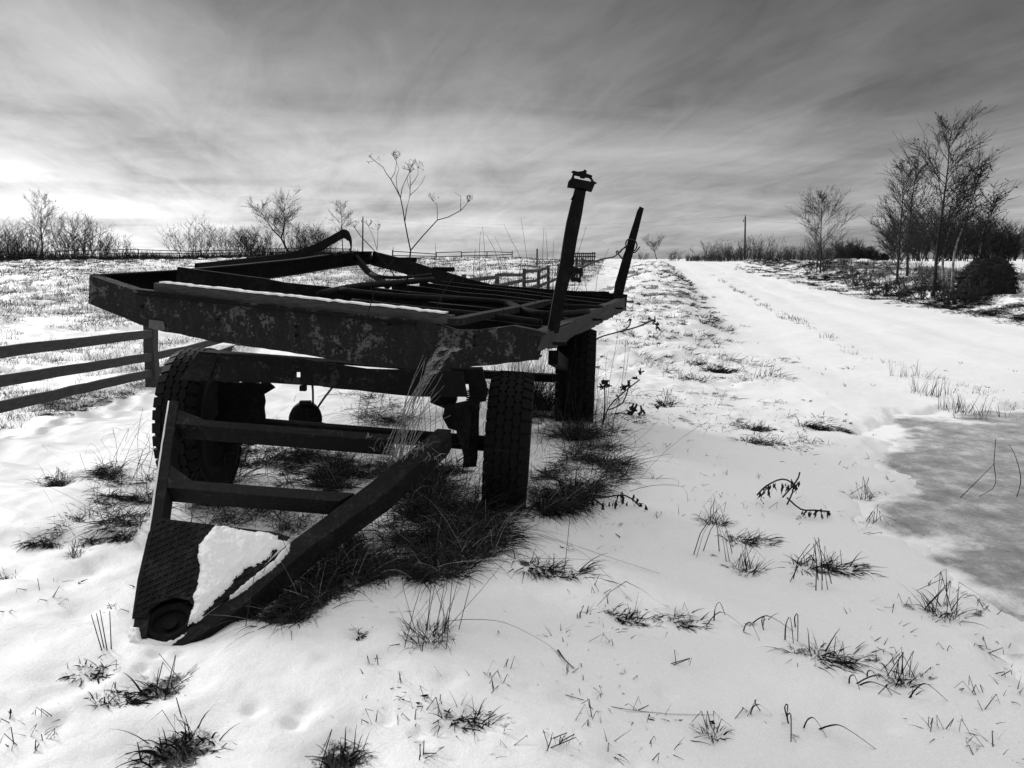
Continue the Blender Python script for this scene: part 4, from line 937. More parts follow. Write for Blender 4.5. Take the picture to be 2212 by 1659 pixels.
def tree_mesh(kind, h, seed, wide=.35, tr_=.012, dens=1.0, tw=.006, low=.2, leaves=False):
    rnd = random.Random(seed); T = Tubes(); C = Tubes(); up = Vector((0, 0, 1)); tw = tw * h / 6 if kind != 'shrub' else tw
    def sub(p, d, L, r_, lev):
        pts = limb(C, p, d, L, r_, max(r_ * .45, tw * .7), 3 if lev else 4, .055, .06 if kind != 'shrub' else .03, rnd)
        if lev >= 2: return
        k = int((7 if lev == 0 else 4) * dens)
        for _ in range(k):
            i = rnd.randint(1, len(pts) - 1); q = pts[i]; f = rnd.uniform(.35, .65); side = Vector((rnd.gauss(0, 1), rnd.gauss(0, 1), rnd.gauss(.15, .6))).normalized()
            sub(q, (d * .9 + side * .65).normalized(), L * f, max(r_ * .5, tw), lev + 1)
    if kind in ('birch', 'oval'):
        lean = Vector((rnd.gauss(0, .03), rnd.gauss(0, .03), 1)); pts = limb(T, Vector((0, 0, -.2)), lean.normalized(), h * .98, tr_ * h, tw, 14, .025, .03, rnd); nb = int(34 * dens)
        for k in range(nb):
            f = low + (1 - low) * (k / nb) ** .9; i = min(13, int(f * 14)); p = pts[i].lerp(pts[i + 1], f * 14 - i); a = rnd.uniform(0, 6.28)
            g = math.sin(math.pi * min(1, (f - low) / (1 - low) * .85 + .15)) ** .8; L = h * wide * (.25 + .85 * g) * rnd.uniform(.7, 1.15)
            sub(p, Vector((math.cos(a), math.sin(a), .9 if kind == 'birch' else .6)).normalized(), L, max(tr_ * h * .38 * (1 - f * .6), tw * 1.4), 0)
    elif kind == 'fork':
        pts = limb(T, Vector((0, 0, -.2)), Vector((-.35, 0, 1)).normalized(), h * .45, tr_ * h, tr_ * h * .7, 6, .05, 0, rnd); tip = pts[-1]
        for dd, L in ((Vector((-.95, .1, .9)), .6), (Vector((.42, -.1, 1)), .58), (Vector((-.2, .4, 1)), .45)):
            q = limb(T, tip if L > .5 else pts[4], dd.normalized(), h * L, tr_ * h * .6, tw * 1.5, 7, .06, .05, rnd)
            for i in range(2, 8):
                for _ in range(int(5 * dens)):
                    a = rnd.uniform(0, 6.28); sub(q[i], (dd.normalized() * .6 + Vector((math.cos(a), math.sin(a), .35))).normalized(), h * wide * rnd.uniform(.35, .8), tw * 2, 0)
    else:  # shrub: many stems from the base, domed outline
        Rb = h * wide * .75
        for s in range(int(20 * dens)):
            a = rnd.uniform(0, 6.28); rr_ = math.sqrt(rnd.random()) * Rb; o = .12 + .55 * wide * rr_ / Rb + rnd.gauss(0, .12); d = Vector((math.cos(a) * o + rnd.gauss(0, .12), math.sin(a) * o, 1)).normalized()
            hs = h * (1 - .32 * (rr_ / Rb) ** 2) * rnd.uniform(.72, 1.06)
            T.add(Vector((0, 0, -.3)), Vector((math.cos(a) * rr_, math.sin(a) * rr_, -.2)), .03, .02)
            q = limb(T, Vector((math.cos(a) * rr_, math.sin(a) * rr_, -.2)), d, hs, tr_ * h * rnd.uniform(.35, .9), tw, 8, .085, .05, rnd)
            for i in range(2, 9):
                for _ in range(2 if rnd.random() < .6 * dens else 1):
                    b = rnd.uniform(0, 6.28); sub(q[i], (d * .8 + Vector((math.cos(b), math.sin(b), rnd.uniform(-.1, .6)))).normalized(), h * rnd.uniform(.10, .32), tw * 1.5, 1)
    return T.mesh('trunk', 5), C.mesh('crown', 3)
def leafbits(C_me, n, size, seed):  # a few dry leaves or catkins still hanging on the twigs
    co = np.empty(len(C_me.vertices) * 3); C_me.vertices.foreach_get('co', co); co = co.reshape(-1, 3)
    r2 = np.random.default_rng(seed); p = co[r2.integers(0, len(co), n)] + r2.normal(0, .03, (n, 3)); d = r2.normal(0, 1, (n, 3, 3)) * size
    V = np.concatenate([p[:, None], p[:, None] + d[:, :2]], 1).reshape(-1, 3); return mesh_np('leaves', V, np.arange(n * 3).reshape(-1, 3))
def plant(name, lab, cat, u, vb, vt, kind, Y_=None, seed=0, wide=.35, group=None, trunk='bark', leaves=0, rot=0, **k):
    p = gp(u, vb) if Y_ is None else P(u, vb, Y_)
    if Y_: p.z = gz(p.x, p.y)
    h = P(u, vt, p.y).z - p.z; a, b = tree_mesh(kind, h, seed, wide, **k); e = thing(name, lab, cat, tuple(p), group); e.rotation_euler = (0, 0, rot)
    for nm, me_, mt in (('stems' if kind == 'shrub' else 'trunk', a, trunk), ('crown', b, 'twig')):
        o = link(nm, me_, M[mt]); o.parent = e
    if leaves:
        o = link('leaves', leafbits(b, leaves, .028, seed), M['leaf']); o.parent = o.parent or e
    return e
# left group
plant('birch_tree', 'tall slender bare birch rising above the bushes at far left', 'tree', 92, 556, 420, 'birch', 92, 1, .26, tw=0.0079)
plant('bare_shrub', 'bare bush at the left picture edge behind the long fence', 'shrub', 14, 556, 476, 'shrub', 93, 2, .5, tw=0.0106, dens=1.3)
plant('bare_shrub', 'bare bush just left of the tall slender birch', 'shrub', 52, 556, 482, 'shrub', 94, 3, .5, tw=0.0106, dens=1.3)
plant('bare_shrub', 'tall dense bare bush just right of the slender birch', 'shrub', 158, 556, 464, 'shrub', 93, 4, .45, tw=0.0112, dens=1.5)
plant('bare_shrub', 'bare bush between the dense bush and the low bush left of the sky gap', 'shrub', 205, 556, 492, 'shrub', 92, 5, .5, tw=0.0106, dens=1.2)
plant('bare_shrub', 'low spreading bare bush at the left side of the sky gap', 'shrub', 255, 556, 508, 'shrub', 92, 6, .6, tw=0.0092)
plant('bare_shrub', 'wide multi stemmed bush right of the sky gap', 'shrub', 415, 556, 476, 'shrub', 91, 7, .6, tw=0.0099, dens=1.1)
plant('bare_shrub', 'thin bare bush between the wide bush and the dense thicket', 'shrub', 490, 556, 486, 'shrub', 92, 8, .45, tw=0.0086)
plant('bare_shrub', 'dense tangled bush left of the forked tree', 'shrub', 552, 556, 494, 'shrub', 92, 9, .65, tw=0.0119, dens=1.6)
plant('forked_tree', 'leaning bare tree with two rounded crowns above the left thicket', 'tree', 632, 556, 437, 'fork', 90, 10, .36, dens=1.0, tw=0.0079, tr_=.024)
plant('bare_shrub', 'dense bush right of the leaning forked tree', 'shrub', 665, 556, 482, 'shrub', 92, 11, .55, tw=0.0106, dens=1.5)
plant('bare_shrub', 'low bush behind the raised strap of the trailer', 'shrub', 705, 556, 500, 'shrub', 92, 12, .5, tw=0.0092)
plant('bare_tree', 'narrow bare tree behind the raised strap of the trailer', 'tree', 741, 556, 432, 'oval', 91, 13, .2, tw=0.0066, low=.3)
# middle and right
plant('bare_tree', 'rounded bare tree on the skyline just right of the rear stake', 'tree', 1420, 565, 511, 'fork', 100, 14, .34, tw=0.0066, tr_=.02)
plant('bare_shrub', 'small bare bush right beside the rear stake', 'shrub', 1383, 565, 537, 'shrub', 95, 15, .5, tw=0.0066, dens=.7)
plant('bare_shrub', 'small bare tree shaped bush right of the rounded skyline tree', 'shrub', 1458, 565, 538, 'shrub', 105, 16, .5, tw=0.0079, dens=.8)
plant('bare_shrub', 'tiny low bush before the fan shaped tree on the skyline', 'shrub', 1500, 565, 548, 'shrub', 105, 17, .6, tw=0.0079, dens=.8)
plant('bare_shrub', 'fan shaped bare tree on the skyline left of the utility pole', 'shrub', 1535, 565, 516, 'shrub', 104, 18, .45, tw=0.0079, dens=1.1)
plant('bare_shrub', 'bushy bare tree between the fan shaped tree and the utility pole', 'shrub', 1580, 565, 524, 'shrub', 106, 19, .5, tw=0.0092, dens=1.2)
T = Tubes(); rnd = random.Random(50)
for k in range(1000):
    u = rnd.uniform(1480, 1850); Y_ = rnd.uniform(98, 118); p = P(u, 566, Y_); p.z = gz(p.x, p.y); h = rnd.uniform(1.0, 2.7) * (.45 if u < 1600 else 1)
    q = limb(T, p, Vector((rnd.gauss(0, .2), 0, 1)).normalized(), h * (.45 + .9 * (float(vnoise(p.x * .35, p.y * .1, 29)) + .5)), .022, .006, 4, .10, .03, rnd)
    for _ in range(9): limb(T, q[rnd.randint(1, 4)], Vector((rnd.gauss(0, .7), rnd.gauss(0, .3), .8)).normalized(), h * .3, .012, .006, 2, .1, 0, rnd)
tag(link('sapling_thicket', T.mesh('sapling_thicket', 3), M['twig']), 'row of young bare saplings along the skyline right of the pole', None, None, 'stuff')
DARKB = [(1835, 518, 75, 21, 'dark dense bush left of the birch pair'), (1872, 532, 74, 22, 'low dark bush touching the left birch'), (1905, 545, 74, 28, 'lowest dark bush behind the left birch'), (1985, 456, 70, 23, 'dark dense bush behind the large birch, left part of the thicket'),
         (2035, 448, 71, 24, 'dark dense bush right behind the large birch trunk'), (2090, 462, 70, 25, 'dark dense bush above the hay mound'), (2140, 474, 71, 26, 'dark dense bush right above the hay mound'), (2195, 490, 70, 27, 'dark bush at the right picture edge')]
for (u, vt, Y_, sd_, lab) in DARKB: plant('dense_shrub', lab, 'shrub', u, 570, vt, 'shrub', Y_, sd_, .62, tw=.011, dens=1.9)
plant('birch_tree', 'young bare birch standing alone left of the birch pair', 'tree', 1772, 590, 412, 'birch', None, 31, .30, tw=0.0066, leaves=1300, low=.15, dens=1.2)
plant('birch_tree', 'bare birch with dry leaves, left one of the big pair', 'tree', 1938, 612, 338, 'birch', None, 32, .21, tw=0.0066, leaves=1100, low=.1, dens=1.1)
plant('birch_tree', 'slim bare birch between the two big birches', 'tree', 1958, 612, 330, 'birch', 36, 33, .2, tw=0.0066, leaves=500, low=.2)
plant('birch_tree', 'tallest birch on the right with a dark trunk and pale middle', 'tree', 2016, 640, 258, 'birch', None, 34, .235, tw=0.0059, leaves=900, low=.22, dens=1.15)
for (u0, v0, u1, v1, lab) in [(2042, 640, 2075, 400, 'thin white stemmed birch right of the tallest birch'), (2058, 645, 2115, 380, 'leaning white stemmed birch bending right over the hay mound'), (2085, 640, 2150, 440, 'leaning thin birch beside the hay mound')]:
    p = gp(u0, v0); tp_ = P(u1, v1, p.y + 1); e = thing('birch_tree', lab, 'tree', tuple(p)); T = Tubes(); C = Tubes(); rnd = random.Random(u0)
    mid = p.lerp(tp_, .35) + Vector((-.25 if u0 < 2080 else .05, 0, 0)); pts = smoothpts([p - Vector((0, 0, .1)), mid, p.lerp(tp_, .7) + Vector((-.1, 0, 0)), tp_], 5)
    for i in range(len(pts) - 1): T.add(pts[i] - p, pts[i + 1] - p, .05 * (1 - i / 16), .05 * (1 - (i + 1) / 16.5))
    for i in range(5, len(pts)):
        for _ in range(6):
            q = limb(C, pts[i] - p, Vector((rnd.gauss(.1, .6), rnd.gauss(0, .5), .8)).normalized(), rnd.uniform(.3, .85), .010, .005, 4, .10, .06, rnd)
            for _ in range(3): limb(C, q[rnd.randint(1, 4)], Vector((rnd.gauss(.2, .7), rnd.gauss(0, .5), .5)).normalized(), rnd.uniform(.2, .5), .008, .005, 2, .12, .0, rnd)
    o = link('trunk', T.mesh('trunk', 6), M['birch']); o.parent = e; cm = C.mesh('crown', 3); o = link('crown', cm, M['twig']); o.parent = e
    o = link('leaves', leafbits(cm, 500, .035, u0), M['leaf']); o.parent = e
# low undergrowth shrubs on the right bank
for (u, v, vt, sd_, lab) in [(1905, 640, 585, 61, 'low bare shrub at the road bank below the left birch'), (1985, 650, 575, 62, 'spreading bare shrub at the foot of the tallest birch'), (2075, 655, 590, 63, 'low bare shrub in front of the hay mound'), (1765, 590, 545, 64, 'low bare shrub at the foot of the lone birch'), (1855, 620, 570, 65, 'low bare shrub on the bank between lone birch and pair')]:
    plant('low_shrub', lab, 'shrub', u, v, vt, 'shrub', None, sd_, .6, tw=.008, dens=.8)
# hay mound
hp = gp(2130, 632); e = thing('hay_mound', 'dark rounded mound of old hay on the right beyond the birches', 'hay mound', tuple(hp))
bm = bmesh.new(); bmesh.ops.create_icosphere(bm, subdivisions=4, radius=1)
hw = 53 / FPX * hp.y; hh = P(2130, 553, hp.y).z - hp.z
for v in bm.verts:
    a = v.co.copy(); k = 1 + .22 * float(vnoise(a.x * 2 + 5, a.y * 2 + a.z * 2, 4)) + .1 * float(vnoise(a.x * 6, a.y * 6 + a.z * 5, 8))
    v.co = Vector((hp.x + a.x * hw * k * (1.04 + .1 * (a.z < 0)), hp.y + a.y * hw * k, hp.z + a.z * hh * k * .97 + .02))
mm = obj('mound', bm, M['hay'], e, True); rb = Ribbons(); co = np.array([tuple(v.co) for v in mm.data.vertices]); no = co - np.array([hp.x, hp.y, hp.z]); no /= np.linalg.norm(no, axis=1, keepdims=True)
sel = rng.integers(0, len(co), 3600); sel = sel[co[sel][:, 2] > hp.z]
rb.many(co[sel], no[sel] + rng.normal(0, .7, (len(sel), 3)), rng.uniform(.08, .28, len(sel)), .02, .5, 2); o = rb.build('loose_hay', 'hay', e)

# ------------------------------------------------------------------ dry plants round the trailer
def weed(name, lab, cat, lines, mat='grass_dark', group=None, umb=(), base=None):
    rb = Ribbons()
    bm = bmesh.new()
    for pts, r0, r1 in lines:
        n = len(pts); tube(bm, pts, [(r0 + (r1 - r0) * i / (n - 1)) * .68 for i in range(n)], 5)
    o = tag(obj(name, bm, M[mat]), lab, cat, group)
    for (c, d, s, n) in umb:
        b2 = bmesh.new()
        for _ in range(n):
            dd = (d + Vector((random.gauss(0, .55), random.gauss(0, .55), random.gauss(0, .4)))).normalized() * s; tube(b2, [c, c + dd * .6, c + dd], [.0013, .001, .001], 3)
            for _ in range(3): q = c + dd; tube(b2, [q, q + Vector((random.gauss(0, 1), random.gauss(0, 1), random.gauss(.4, 1))) * s * .2], .0011, 3)
        obj('umbel', b2, M[mat], o)
    return o
WY = 6.0; z2 = lambda x, y, dy=0: P(777.6 + .3125 * x, 345.6 + .3125 * y, WY + dy)
main = [z2(312, 975), z2(312, 930), z2(330, 800), z2(350, 625)]
L_ = [([z2(350, 625), z2(330, 530), z2(310, 425), z2(297, 340), z2(280, 260)], .0085, .006), ([z2(280, 260), z2(245, 190), z2(213, 133), z2(180, 90), z2(160, 50), z2(100, 5, .1)], .006, .003),
      ([z2(213, 133), z2(240, 90), z2(250, 40, -.1), z2(255, -10, -.1)], .004, .002), ([z2(280, 260), z2(290, 200, .1), z2(310, 150, .1), z2(340, 90, .1), z2(355, 40, .1)], .005, .003), ([z2(280, 260), z2(255, 190, -.1), z2(250, 120, -.1), z2(270, 60, -.1), z2(245, 0, -.1)], .004, .002),
      ([z2(310, 425), z2(322, 340, .1), z2(345, 245, .1), z2(348, 160, .1), z2(345, 100, .1)], .006, .003), ([z2(345, 245, .1), z2(395, 200, .2), z2(430, 155, .2), z2(452, 105, .2)], .004, .002), ([z2(347, 180, .1), z2(385, 130, 0), z2(402, 95, 0), z2(400, 55, 0)], .004, .002), ([z2(345, 200, .1), z2(328, 150, .2), z2(325, 110, .2)], .003, .002),
      (main, .013, .009), ([z2(350, 625), z2(430, 530), z2(535, 415)], .0075, .006), ([z2(535, 415), z2(610, 395), z2(695, 350), z2(725, 320), z2(745, 295)], .006, .003), ([z2(535, 415), z2(534, 350), z2(533, 310), z2(505, 283)], .004, .002), ([z2(695, 350), z2(697, 290), z2(697, 250), z2(657, 224)], .004, .002),
      ([z2(310, 915), z2(240, 800), z2(120, 650), z2(0, 520), z2(-35, 470)], .006, .004), ([z2(120, 628), z2(95, 540), z2(60, 460)], .003, .002), ([z2(118, 628), z2(122, 560), z2(125, 485)], .003, .002)]
U = Vector((0, 0, 1)); weed('dry_umbel_plant', 'tall dry branching weed with seed umbels growing up through the trailer deck', 'plant', L_,
     umb=[(z2(*q), Vector(d), .05, 7) for q, d in [((100, 5), (-.6, 0, .5)), ((255, -10), (0, 0, 1)), ((355, 40), (.3, 0, .8)), ((345, 90), (0, 0, 1)), ((350, 75), (-.3, 0, 1)), ((245, 0), (-.2, 0, 1)), ((400, 55), (0, 0, 1)), ((745, 295), (.4, 0, 1)), ((745, 290), (0, 0, 1)), ((125, 485), (0, 0, 1)), ((60, 460), (-.3, 0, 1)), ((-35, 470), (-.6, 0, .8)), ((505, 283), (-.3, 0, 1))]])
for (pts, Y_) in [([(1039, 650), (1035, 560), (1038, 500)], 7), ([(1046, 655), (1048, 560), (1042, 490)], 7.2), ([(1095, 670), (1075, 560), (1055, 515), (1049, 508)], 8.5), ([(1102, 640), (1090, 560), (1069, 512)], 8.6), ([(1140, 640), (1125, 560), (1105, 520), (1089, 485)], 9), ([(1138, 650), (1140, 580), (1133, 520), (1125, 470)], 9.2),
                  ([(1172, 640), (1172, 560), (1175, 490)], 8), ([(1185, 640), (1183, 560), (1179, 500)], 8.1), ([(1193, 640), (1194, 570), (1196, 520)], 8.4), ([(1240, 640), (1246, 560), (1262, 505), (1265, 490)], 9), ([(1285, 690), (1290, 600), (1316, 535)], 9), ([(938, 650), (939, 580), (941, 525)], 7), ([(960, 672), (961, 620), (960, 588)], 5.6), ([(951, 670), (951, 640), (951, 618)], 5.6), ([(1010, 690), (1005, 640), (1000, 600)], 6)]:
    weed('dry_stalk', 'thin upright dry stalk rising behind or through the trailer deck', 'plant', [(smoothpts([P(u, v, Y_) for u, v in pts], 3), .0045, .002)], group='dry stalks by the trailer deck')
for k in range(16):
    u, v = random.uniform(760, 1290), random.uniform(640, 690); a = DECK(u, v, -.05); h = random.uniform(.12, .42); b = a + Vector((random.gauss(0, .06), random.gauss(0, .05), h))
    weed('dry_stalk', 'thin upright dry stalk rising behind or through the trailer deck', 'plant', [(smoothpts([a, a.lerp(b, .6) + Vector((random.gauss(0, .015), 0, 0)), b], 3), .004, .002)], group='dry stalks by the trailer deck')
# bare scrub tangle behind the deck
sp = P(1085, 625, 13); sp.z = gz(sp.x, 13.)
a, b = tree_mesh('shrub', 1.35, 77, .9, tr_=.013, dens=.9, tw=.005); e = thing('bare_shrub', 'dark twiggy shrub behind the rear rail in front of the broken fence', 'shrub', tuple(sp))
for nm, me_ in (('stems', a), ('crown', b)): o = link(nm, me_, M['bark']); o.parent = e
# pale reed plume leaning before the beams
rb = Ribbons(); b0 = P(848, 985, 3.75); 
for k in range(26):
    a = b0 + Vector((random.gauss(0, .035), random.gauss(0, .03), random.uniform(-.12, .0))); t = P(random.uniform(900, 975), random.uniform(765, 900), 3.55)
    m_ = a.lerp(t, .55) + Vector((random.gauss(-.02, .02), 0, .03)); rb.line(smoothpts([a, m_, t], 4), .0045, .002)
for (u, v, u2, v2) in [(985, 752, 905, 860), (960, 750, 895, 870), (945, 772, 890, 880), (940, 800, 900, 870)]:
    pts = smoothpts([P(u2, v2, 3.6), P((u + u2) / 2 - 4, (v + v2) / 2 - 6, 3.55), P(u - 18, v + 6, 3.52), P(u, v, 3.5)], 5); rb.line(pts, .005, .002)
    for p in pts[6:]: tuft(rb, p, 7, .045, .004, lean=(.6, 0), up=.9, droop=.4, wd=.003, fan=.4)
for k in range(30):
    c = b0 + Vector((random.gauss(.06, .09), random.gauss(0, .05), random.uniform(-.02, .12))); tuft(rb, c, 4, .14, .03, lean=(.3, 0), up=.8, droop=.8, wd=.004)
tag(rb.build('reed_clump', 'straw'), 'pale frosted reed grass leaning in front of the rusty beam', 'reed')
# long bent straws on the near snow
def straw(lab, pts, w_=.0035, mat='grass', n=4):
    P3 = []
    for (u, v, h) in pts:
        p = gp(u, v + (0 if h == 0 else 0)); P3.append((u, v, h))
    rb = Ribbons(); base = gp(pts[0][0], pts[0][1]); out = []
    for (u, v, h) in P3:
        if h == 0: q = gp(u, v); q.z += .003
        else: q = Plane(base, base + Vector((1, 0, 0)), base + Vector((0, 0, 1)))(u, v) if h == 1 else gp(u, v + h) + Vector((0, 0, 0))
        if h > 1: yy = q.y; q = P(u, v, yy)
        out.append(q)
    rb.line(smoothpts(out, n), w_, w_ * .6); tag(rb.build('straw', mat), lab, 'straw')
straw('long straw bent into a low arc over the snow in front of the wheel', [(950, 1165, 0), (1000, 1150, 20), (1100, 1152, 34), (1160, 1155, 35), (1260, 1195, 30), (1365, 1300, 0)], .003)
straw('long straw reaching far right over the snow from the wheel grass', [(960, 1145, 0), (1005, 1141, 20), (1090, 1142, 30), (1160, 1152, 30), (1240, 1178, 20), (1320, 1205, 10), (1425, 1240, 0)], .003)
straw('pale straw lying level across the grass towards the dark crescent', [(900, 1265, 0), (945, 1225, 25), (1010, 1212, 40), (1120, 1207, 45), (1230, 1207, 35), (1300, 1212, 10)], .0035, 'straw')
straw('bent straw arch over the short dark mat', [(1290, 1310, 0), (1352, 1256, 60), (1420, 1300, 20), (1445, 1312, 0)], .004, 'grass_dark', 2)
straw('pale curved straw right of the long stemmed tuft', [(960, 1345, 0), (1010, 1338, 18), (1090, 1345, 26), (1180, 1390, 10), (1210, 1420, 0)], .0035, 'straw')
straw('seed headed straw end lying in the centre snow', [(1205, 1405, 0), (1220, 1425, 6), (1240, 1445, 0)], .008, 'grass')
straw('long thin straw lying flat in the lower centre snow', [(1160, 1480, 0), (1230, 1505, 0), (1330, 1530, 0), (1440, 1543, 0), (1545, 1545, 0)], .003, 'grass_dark')
straw('tall straight straw standing before the front wheel', [(1218, 1240, 0), (1225, 1180, 62), (1232, 1110, 132), (1242, 1040, 202), (1262, 900, 342)], .003)
straw('slanting straw leaning across the tyre of the front wheel', [(1060, 1140, 0), (1090, 1085, 58), (1120, 1010, 132), (1160, 960, 180)], .0035)
straw('pair of crossed straws standing on the frozen puddle', [(2060, 1090, 0), (2110, 1040, 55), (2150, 1000, 95)], .006, 'grass_dark')
straw('bent upright straw standing on the frozen puddle', [(2062, 1093, 0), (2145, 1055, 30), (2147, 1000, 85), (2151, 948, 137)], .006, 'grass_dark')
straw('thin straw at the right edge of the frozen puddle', [(2190, 1090, 0), (2205, 1040, 50), (2195, 990, 100), (2180, 960, 130)], .006, 'grass_dark')
# burdocks right of the trailer
def burr(rb_, c, s):
    s = s * .62
    for _ in range(7): tube(rb_, [c + Vector((random.gauss(0, s * .5), random.gauss(0, s * .5), random.gauss(0, s * .5))), c + Vector((random.gauss(0, s), random.gauss(0, s), random.gauss(0, s)))], [s * .45, s * .25], 5)
def burdock(lab, lines, burrs, Y_):
    e = thing('burdock', lab, 'plant', tuple(P(*lines[0][0], Y_))); bm = bmesh.new()
    for pts in lines: tube(bm, smoothpts([P(u, v, Y_ + .05 * i) for i, (u, v) in enumerate(pts)], 3), .006, 5)
    obj('stem', bm, M['grass_dark'], e)
    for (u, v, s) in burrs: bm = bmesh.new(); burr(bm, P(u, v, Y_ + .1), s); obj('burr', bm, M['leaf'], e)
burdock('thin burdock branch with hanging burrs reaching right from under the rail', [[(1285, 745), (1292, 730), (1340, 716), (1380, 705), (1408, 692)], [(1350, 714), (1360, 702), (1361, 694)]], [(1361, 692, .02), (1413, 694, .03), (1418, 703, .035), (1368, 726, .015), (1333, 729, .008), (1402, 688, .02)], 6.2)
burdock('burdock with clustered burrs right of the rear wheel', [[(1300, 925), (1315, 880), (1350, 845), (1382, 820)], [(1300, 925), (1306, 880), (1306, 835)], [(1315, 885), (1345, 870), (1360, 830)]], [(1306, 828, .045), (1300, 836, .03), (1314, 832, .03), (1350, 835, .04), (1383, 805, .03), (1374, 817, .028), (1358, 826, .03), (1333, 855, .015)], 6.4)
burdock('fallen burdock with dark withered heads on the snow right of the rear wheel', [[(1290, 905), (1340, 892), (1390, 905)], [(1330, 892), (1370, 930), (1420, 930)]], [(1370, 885, .055), (1385, 892, .05), (1362, 892, .04), (1372, 925, .05), (1390, 935, .04), (1404, 928, .03), (1420, 880, .03), (1350, 940, .03), (1440, 928, .02)], 6.9)
# wilted leafy weed leaning right of the front wheel
def wilted(name, lab, stems, leaves, Y_, s):
    e = thing(name, lab, 'plant', tuple(gp(*stems[0][0]))); bm = bmesh.new()
    for pts in stems: tube(bm, smoothpts([P(u, v, Y_ + .0 * i) for i, (u, v) in enumerate(pts)], 3), .005, 5)
    obj('stem', bm, M['leaf'], e); rb = Ribbons()
    for (u, v, L) in leaves:
        a = P(u, v, Y_ + random.gauss(0, .06)); pts = [a]
        for k in range(5): pts.append(pts[-1] + Vector((random.gauss(0, .35), random.gauss(0, .3), -.8)) * L * s / 5)
        n = len(pts); w_ = s * random.uniform(.12, .28); V = np.array([tuple(p) for p in pts]); sv_ = np.array([math.cos(u), math.sin(v), .3 * math.sin(u * 3)])
        hwid = np.array([.2, .7, 1, .8, .5, .1])[:, None] * w_ * .5; tw_ = np.linspace(0, 2.2, n); rot = np.stack([np.cos(tw_ + u), np.sin(tw_ + u), .2 * np.sin(3 * tw_)], 1)
        VV = np.stack([V - rot * hwid, V + rot * hwid], 1).reshape(-1, 3); b = rb.n + np.arange(n - 1) * 2; rb.Q.append(np.stack([b, b + 1, b + 3, b + 2], 1)); rb.V.append(VV); rb.n += len(VV)
    rb.build('leaves', 'leaf', e)
lv = []
for (u0, v0, u1, v1, n) in [(1235, 1045, 1290, 1075, 14), (1255, 1075, 1350, 1090, 46), (1280, 1100, 1345, 1120, 44), (1340, 1068, 1388, 1085, 12), (1250, 1100, 1275, 1115, 8), (1190, 1040, 1240, 1060, 12)]:
    for k in range(n): t = random.random(); lv.append((u0 + (u1 - u0) * t + random.gauss(0, 5), v0 + (v1 - v0) * t + random.gauss(0, 9), random.uniform(.6, 1.2)))
wilted('wilted_weed', 'dark wilted weed with hanging leaves leaning right of the front wheel', [[(1160, 1015), (1220, 1045), (1280, 1075), (1350, 1070), (1388, 1100)], [(1270, 1070), (1300, 1090), (1345, 1125), (1355, 1145)], [(1240, 1050), (1250, 1075), (1262, 1110)]], lv, 4.35, .085)
lv = [(u + random.gauss(0, 3), v + random.gauss(0, 2), random.uniform(.7, 1.2)) for u, v in [(1690, 1045), (1700, 1040), (1708, 1038), (1715, 1042), (1722, 1040), (1655, 1050), (1665, 1048), (1640, 1065), (1675, 1045), (1660, 1055), (1648, 1058), (1705, 1045), (1712, 1048)] for _ in range(2)]
wilted('wilted_weed', 'small wilted weed with drooping leaves in the open snow left of the puddle', [[(1700, 1090), (1715, 1050), (1690, 1035), (1655, 1050), (1635, 1070)], [(1690, 1075), (1720, 1040), (1728, 1020)]], lv, gp(1700, 1090).y, .075)
lv = [(u + random.gauss(0, 3), 1104 + random.gauss(0, 3), random.uniform(.5, .9)) for u in np.linspace(1735, 1792, 22)]
wilted('wilted_weed', 'fallen leafy stalk like a comb lying in the open snow left of the puddle', [[(1700, 1075), (1730, 1100), (1760, 1102), (1792, 1105)]], lv, gp(1760, 1118).y, .075)
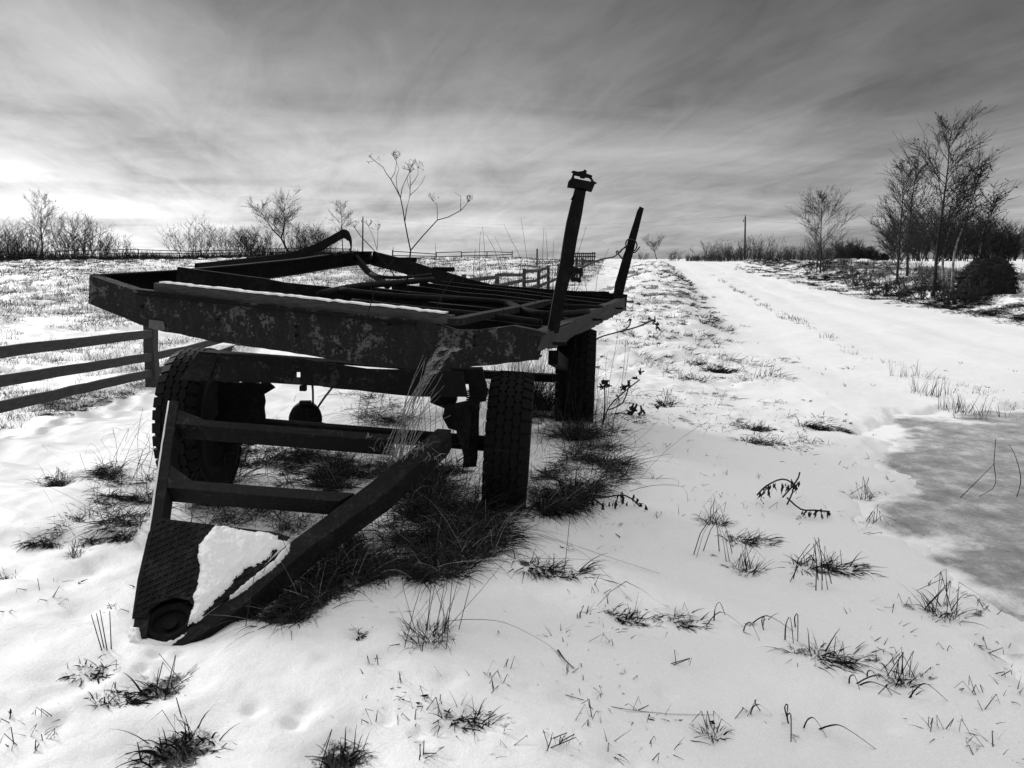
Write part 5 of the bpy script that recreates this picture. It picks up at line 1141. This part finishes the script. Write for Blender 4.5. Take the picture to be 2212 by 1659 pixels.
# four stubs beside the drawbar tip
for (u, v, u2, v2) in [(222, 1405, 197, 1328), (226, 1400, 208, 1325), (232, 1404, 216, 1318), (240, 1402, 237, 1320)]:
    p = gp(u, v); weed('grass_stub', 'stiff upright stub left of the drawbar tip', 'plant', [([p - Vector((0, 0, .02)), P(u2, v2, p.y)], .0035, .0022)], group='stubs beside the drawbar tip')
# sprigs leaning in front of the drawbar and round the wheels
rb = Ribbons()
for k in range(480):
    u, v = random.choice([(random.uniform(380, 900), random.uniform(960, 1060)), (random.uniform(1165, 1300), random.uniform(900, 1010)), (random.uniform(880, 1060), random.uniform(1040, 1200)), (random.uniform(1150, 1370), random.uniform(960, 1080)), (random.uniform(215, 330), random.uniform(1020, 1150)), (random.uniform(380, 700), random.uniform(1095, 1150)), (random.uniform(870, 1010), random.uniform(1080, 1180)), (random.uniform(560, 800), random.uniform(960, 1060)), (random.uniform(640, 860), random.uniform(1160, 1280)), (random.uniform(1150, 1330), random.uniform(890, 960)), (random.uniform(400, 520), random.uniform(1000, 1060))])
    p = gp(u, v); h = random.uniform(.08, .45); t = p + Vector((random.gauss(.05, .22), random.gauss(-.05, .16), h)); m_ = p.lerp(t, .5) + Vector((random.gauss(0, .03), 0, .02)); e_ = t + Vector((random.gauss(.03, .08), random.gauss(0, .05), random.uniform(-.14, .05)))
    rb.line(smoothpts([p - Vector((0, 0, .02)), m_, t, e_], 3), .0034, .0018)
for k in range(95):
    u, v = random.choice([(random.uniform(1165, 1320), random.uniform(885, 950)), (random.uniform(1165, 1320), random.uniform(885, 950)), (random.uniform(860, 1010), random.uniform(1000, 1090)), (random.uniform(400, 860), random.uniform(965, 1040)), (random.uniform(1060, 1190), random.uniform(845, 895))])
    p = gp(u, v); h = random.uniform(.4, .85); t = p + Vector((random.gauss(.03, .14), random.gauss(0, .1), h)); m_ = p.lerp(t, .5) + Vector((random.gauss(0, .04), 0, 0)); e_ = t + Vector((random.gauss(.02, .06), random.gauss(0, .04), random.uniform(-.10, .12)))
    rb.line(smoothpts([p - Vector((0, 0, .02)), m_, t, e_], 3), .0045, .002)
tag(rb.build('dead_grass', 'grass'), 'long grey stems standing among the wheels and drawbar', None, None, 'stuff')
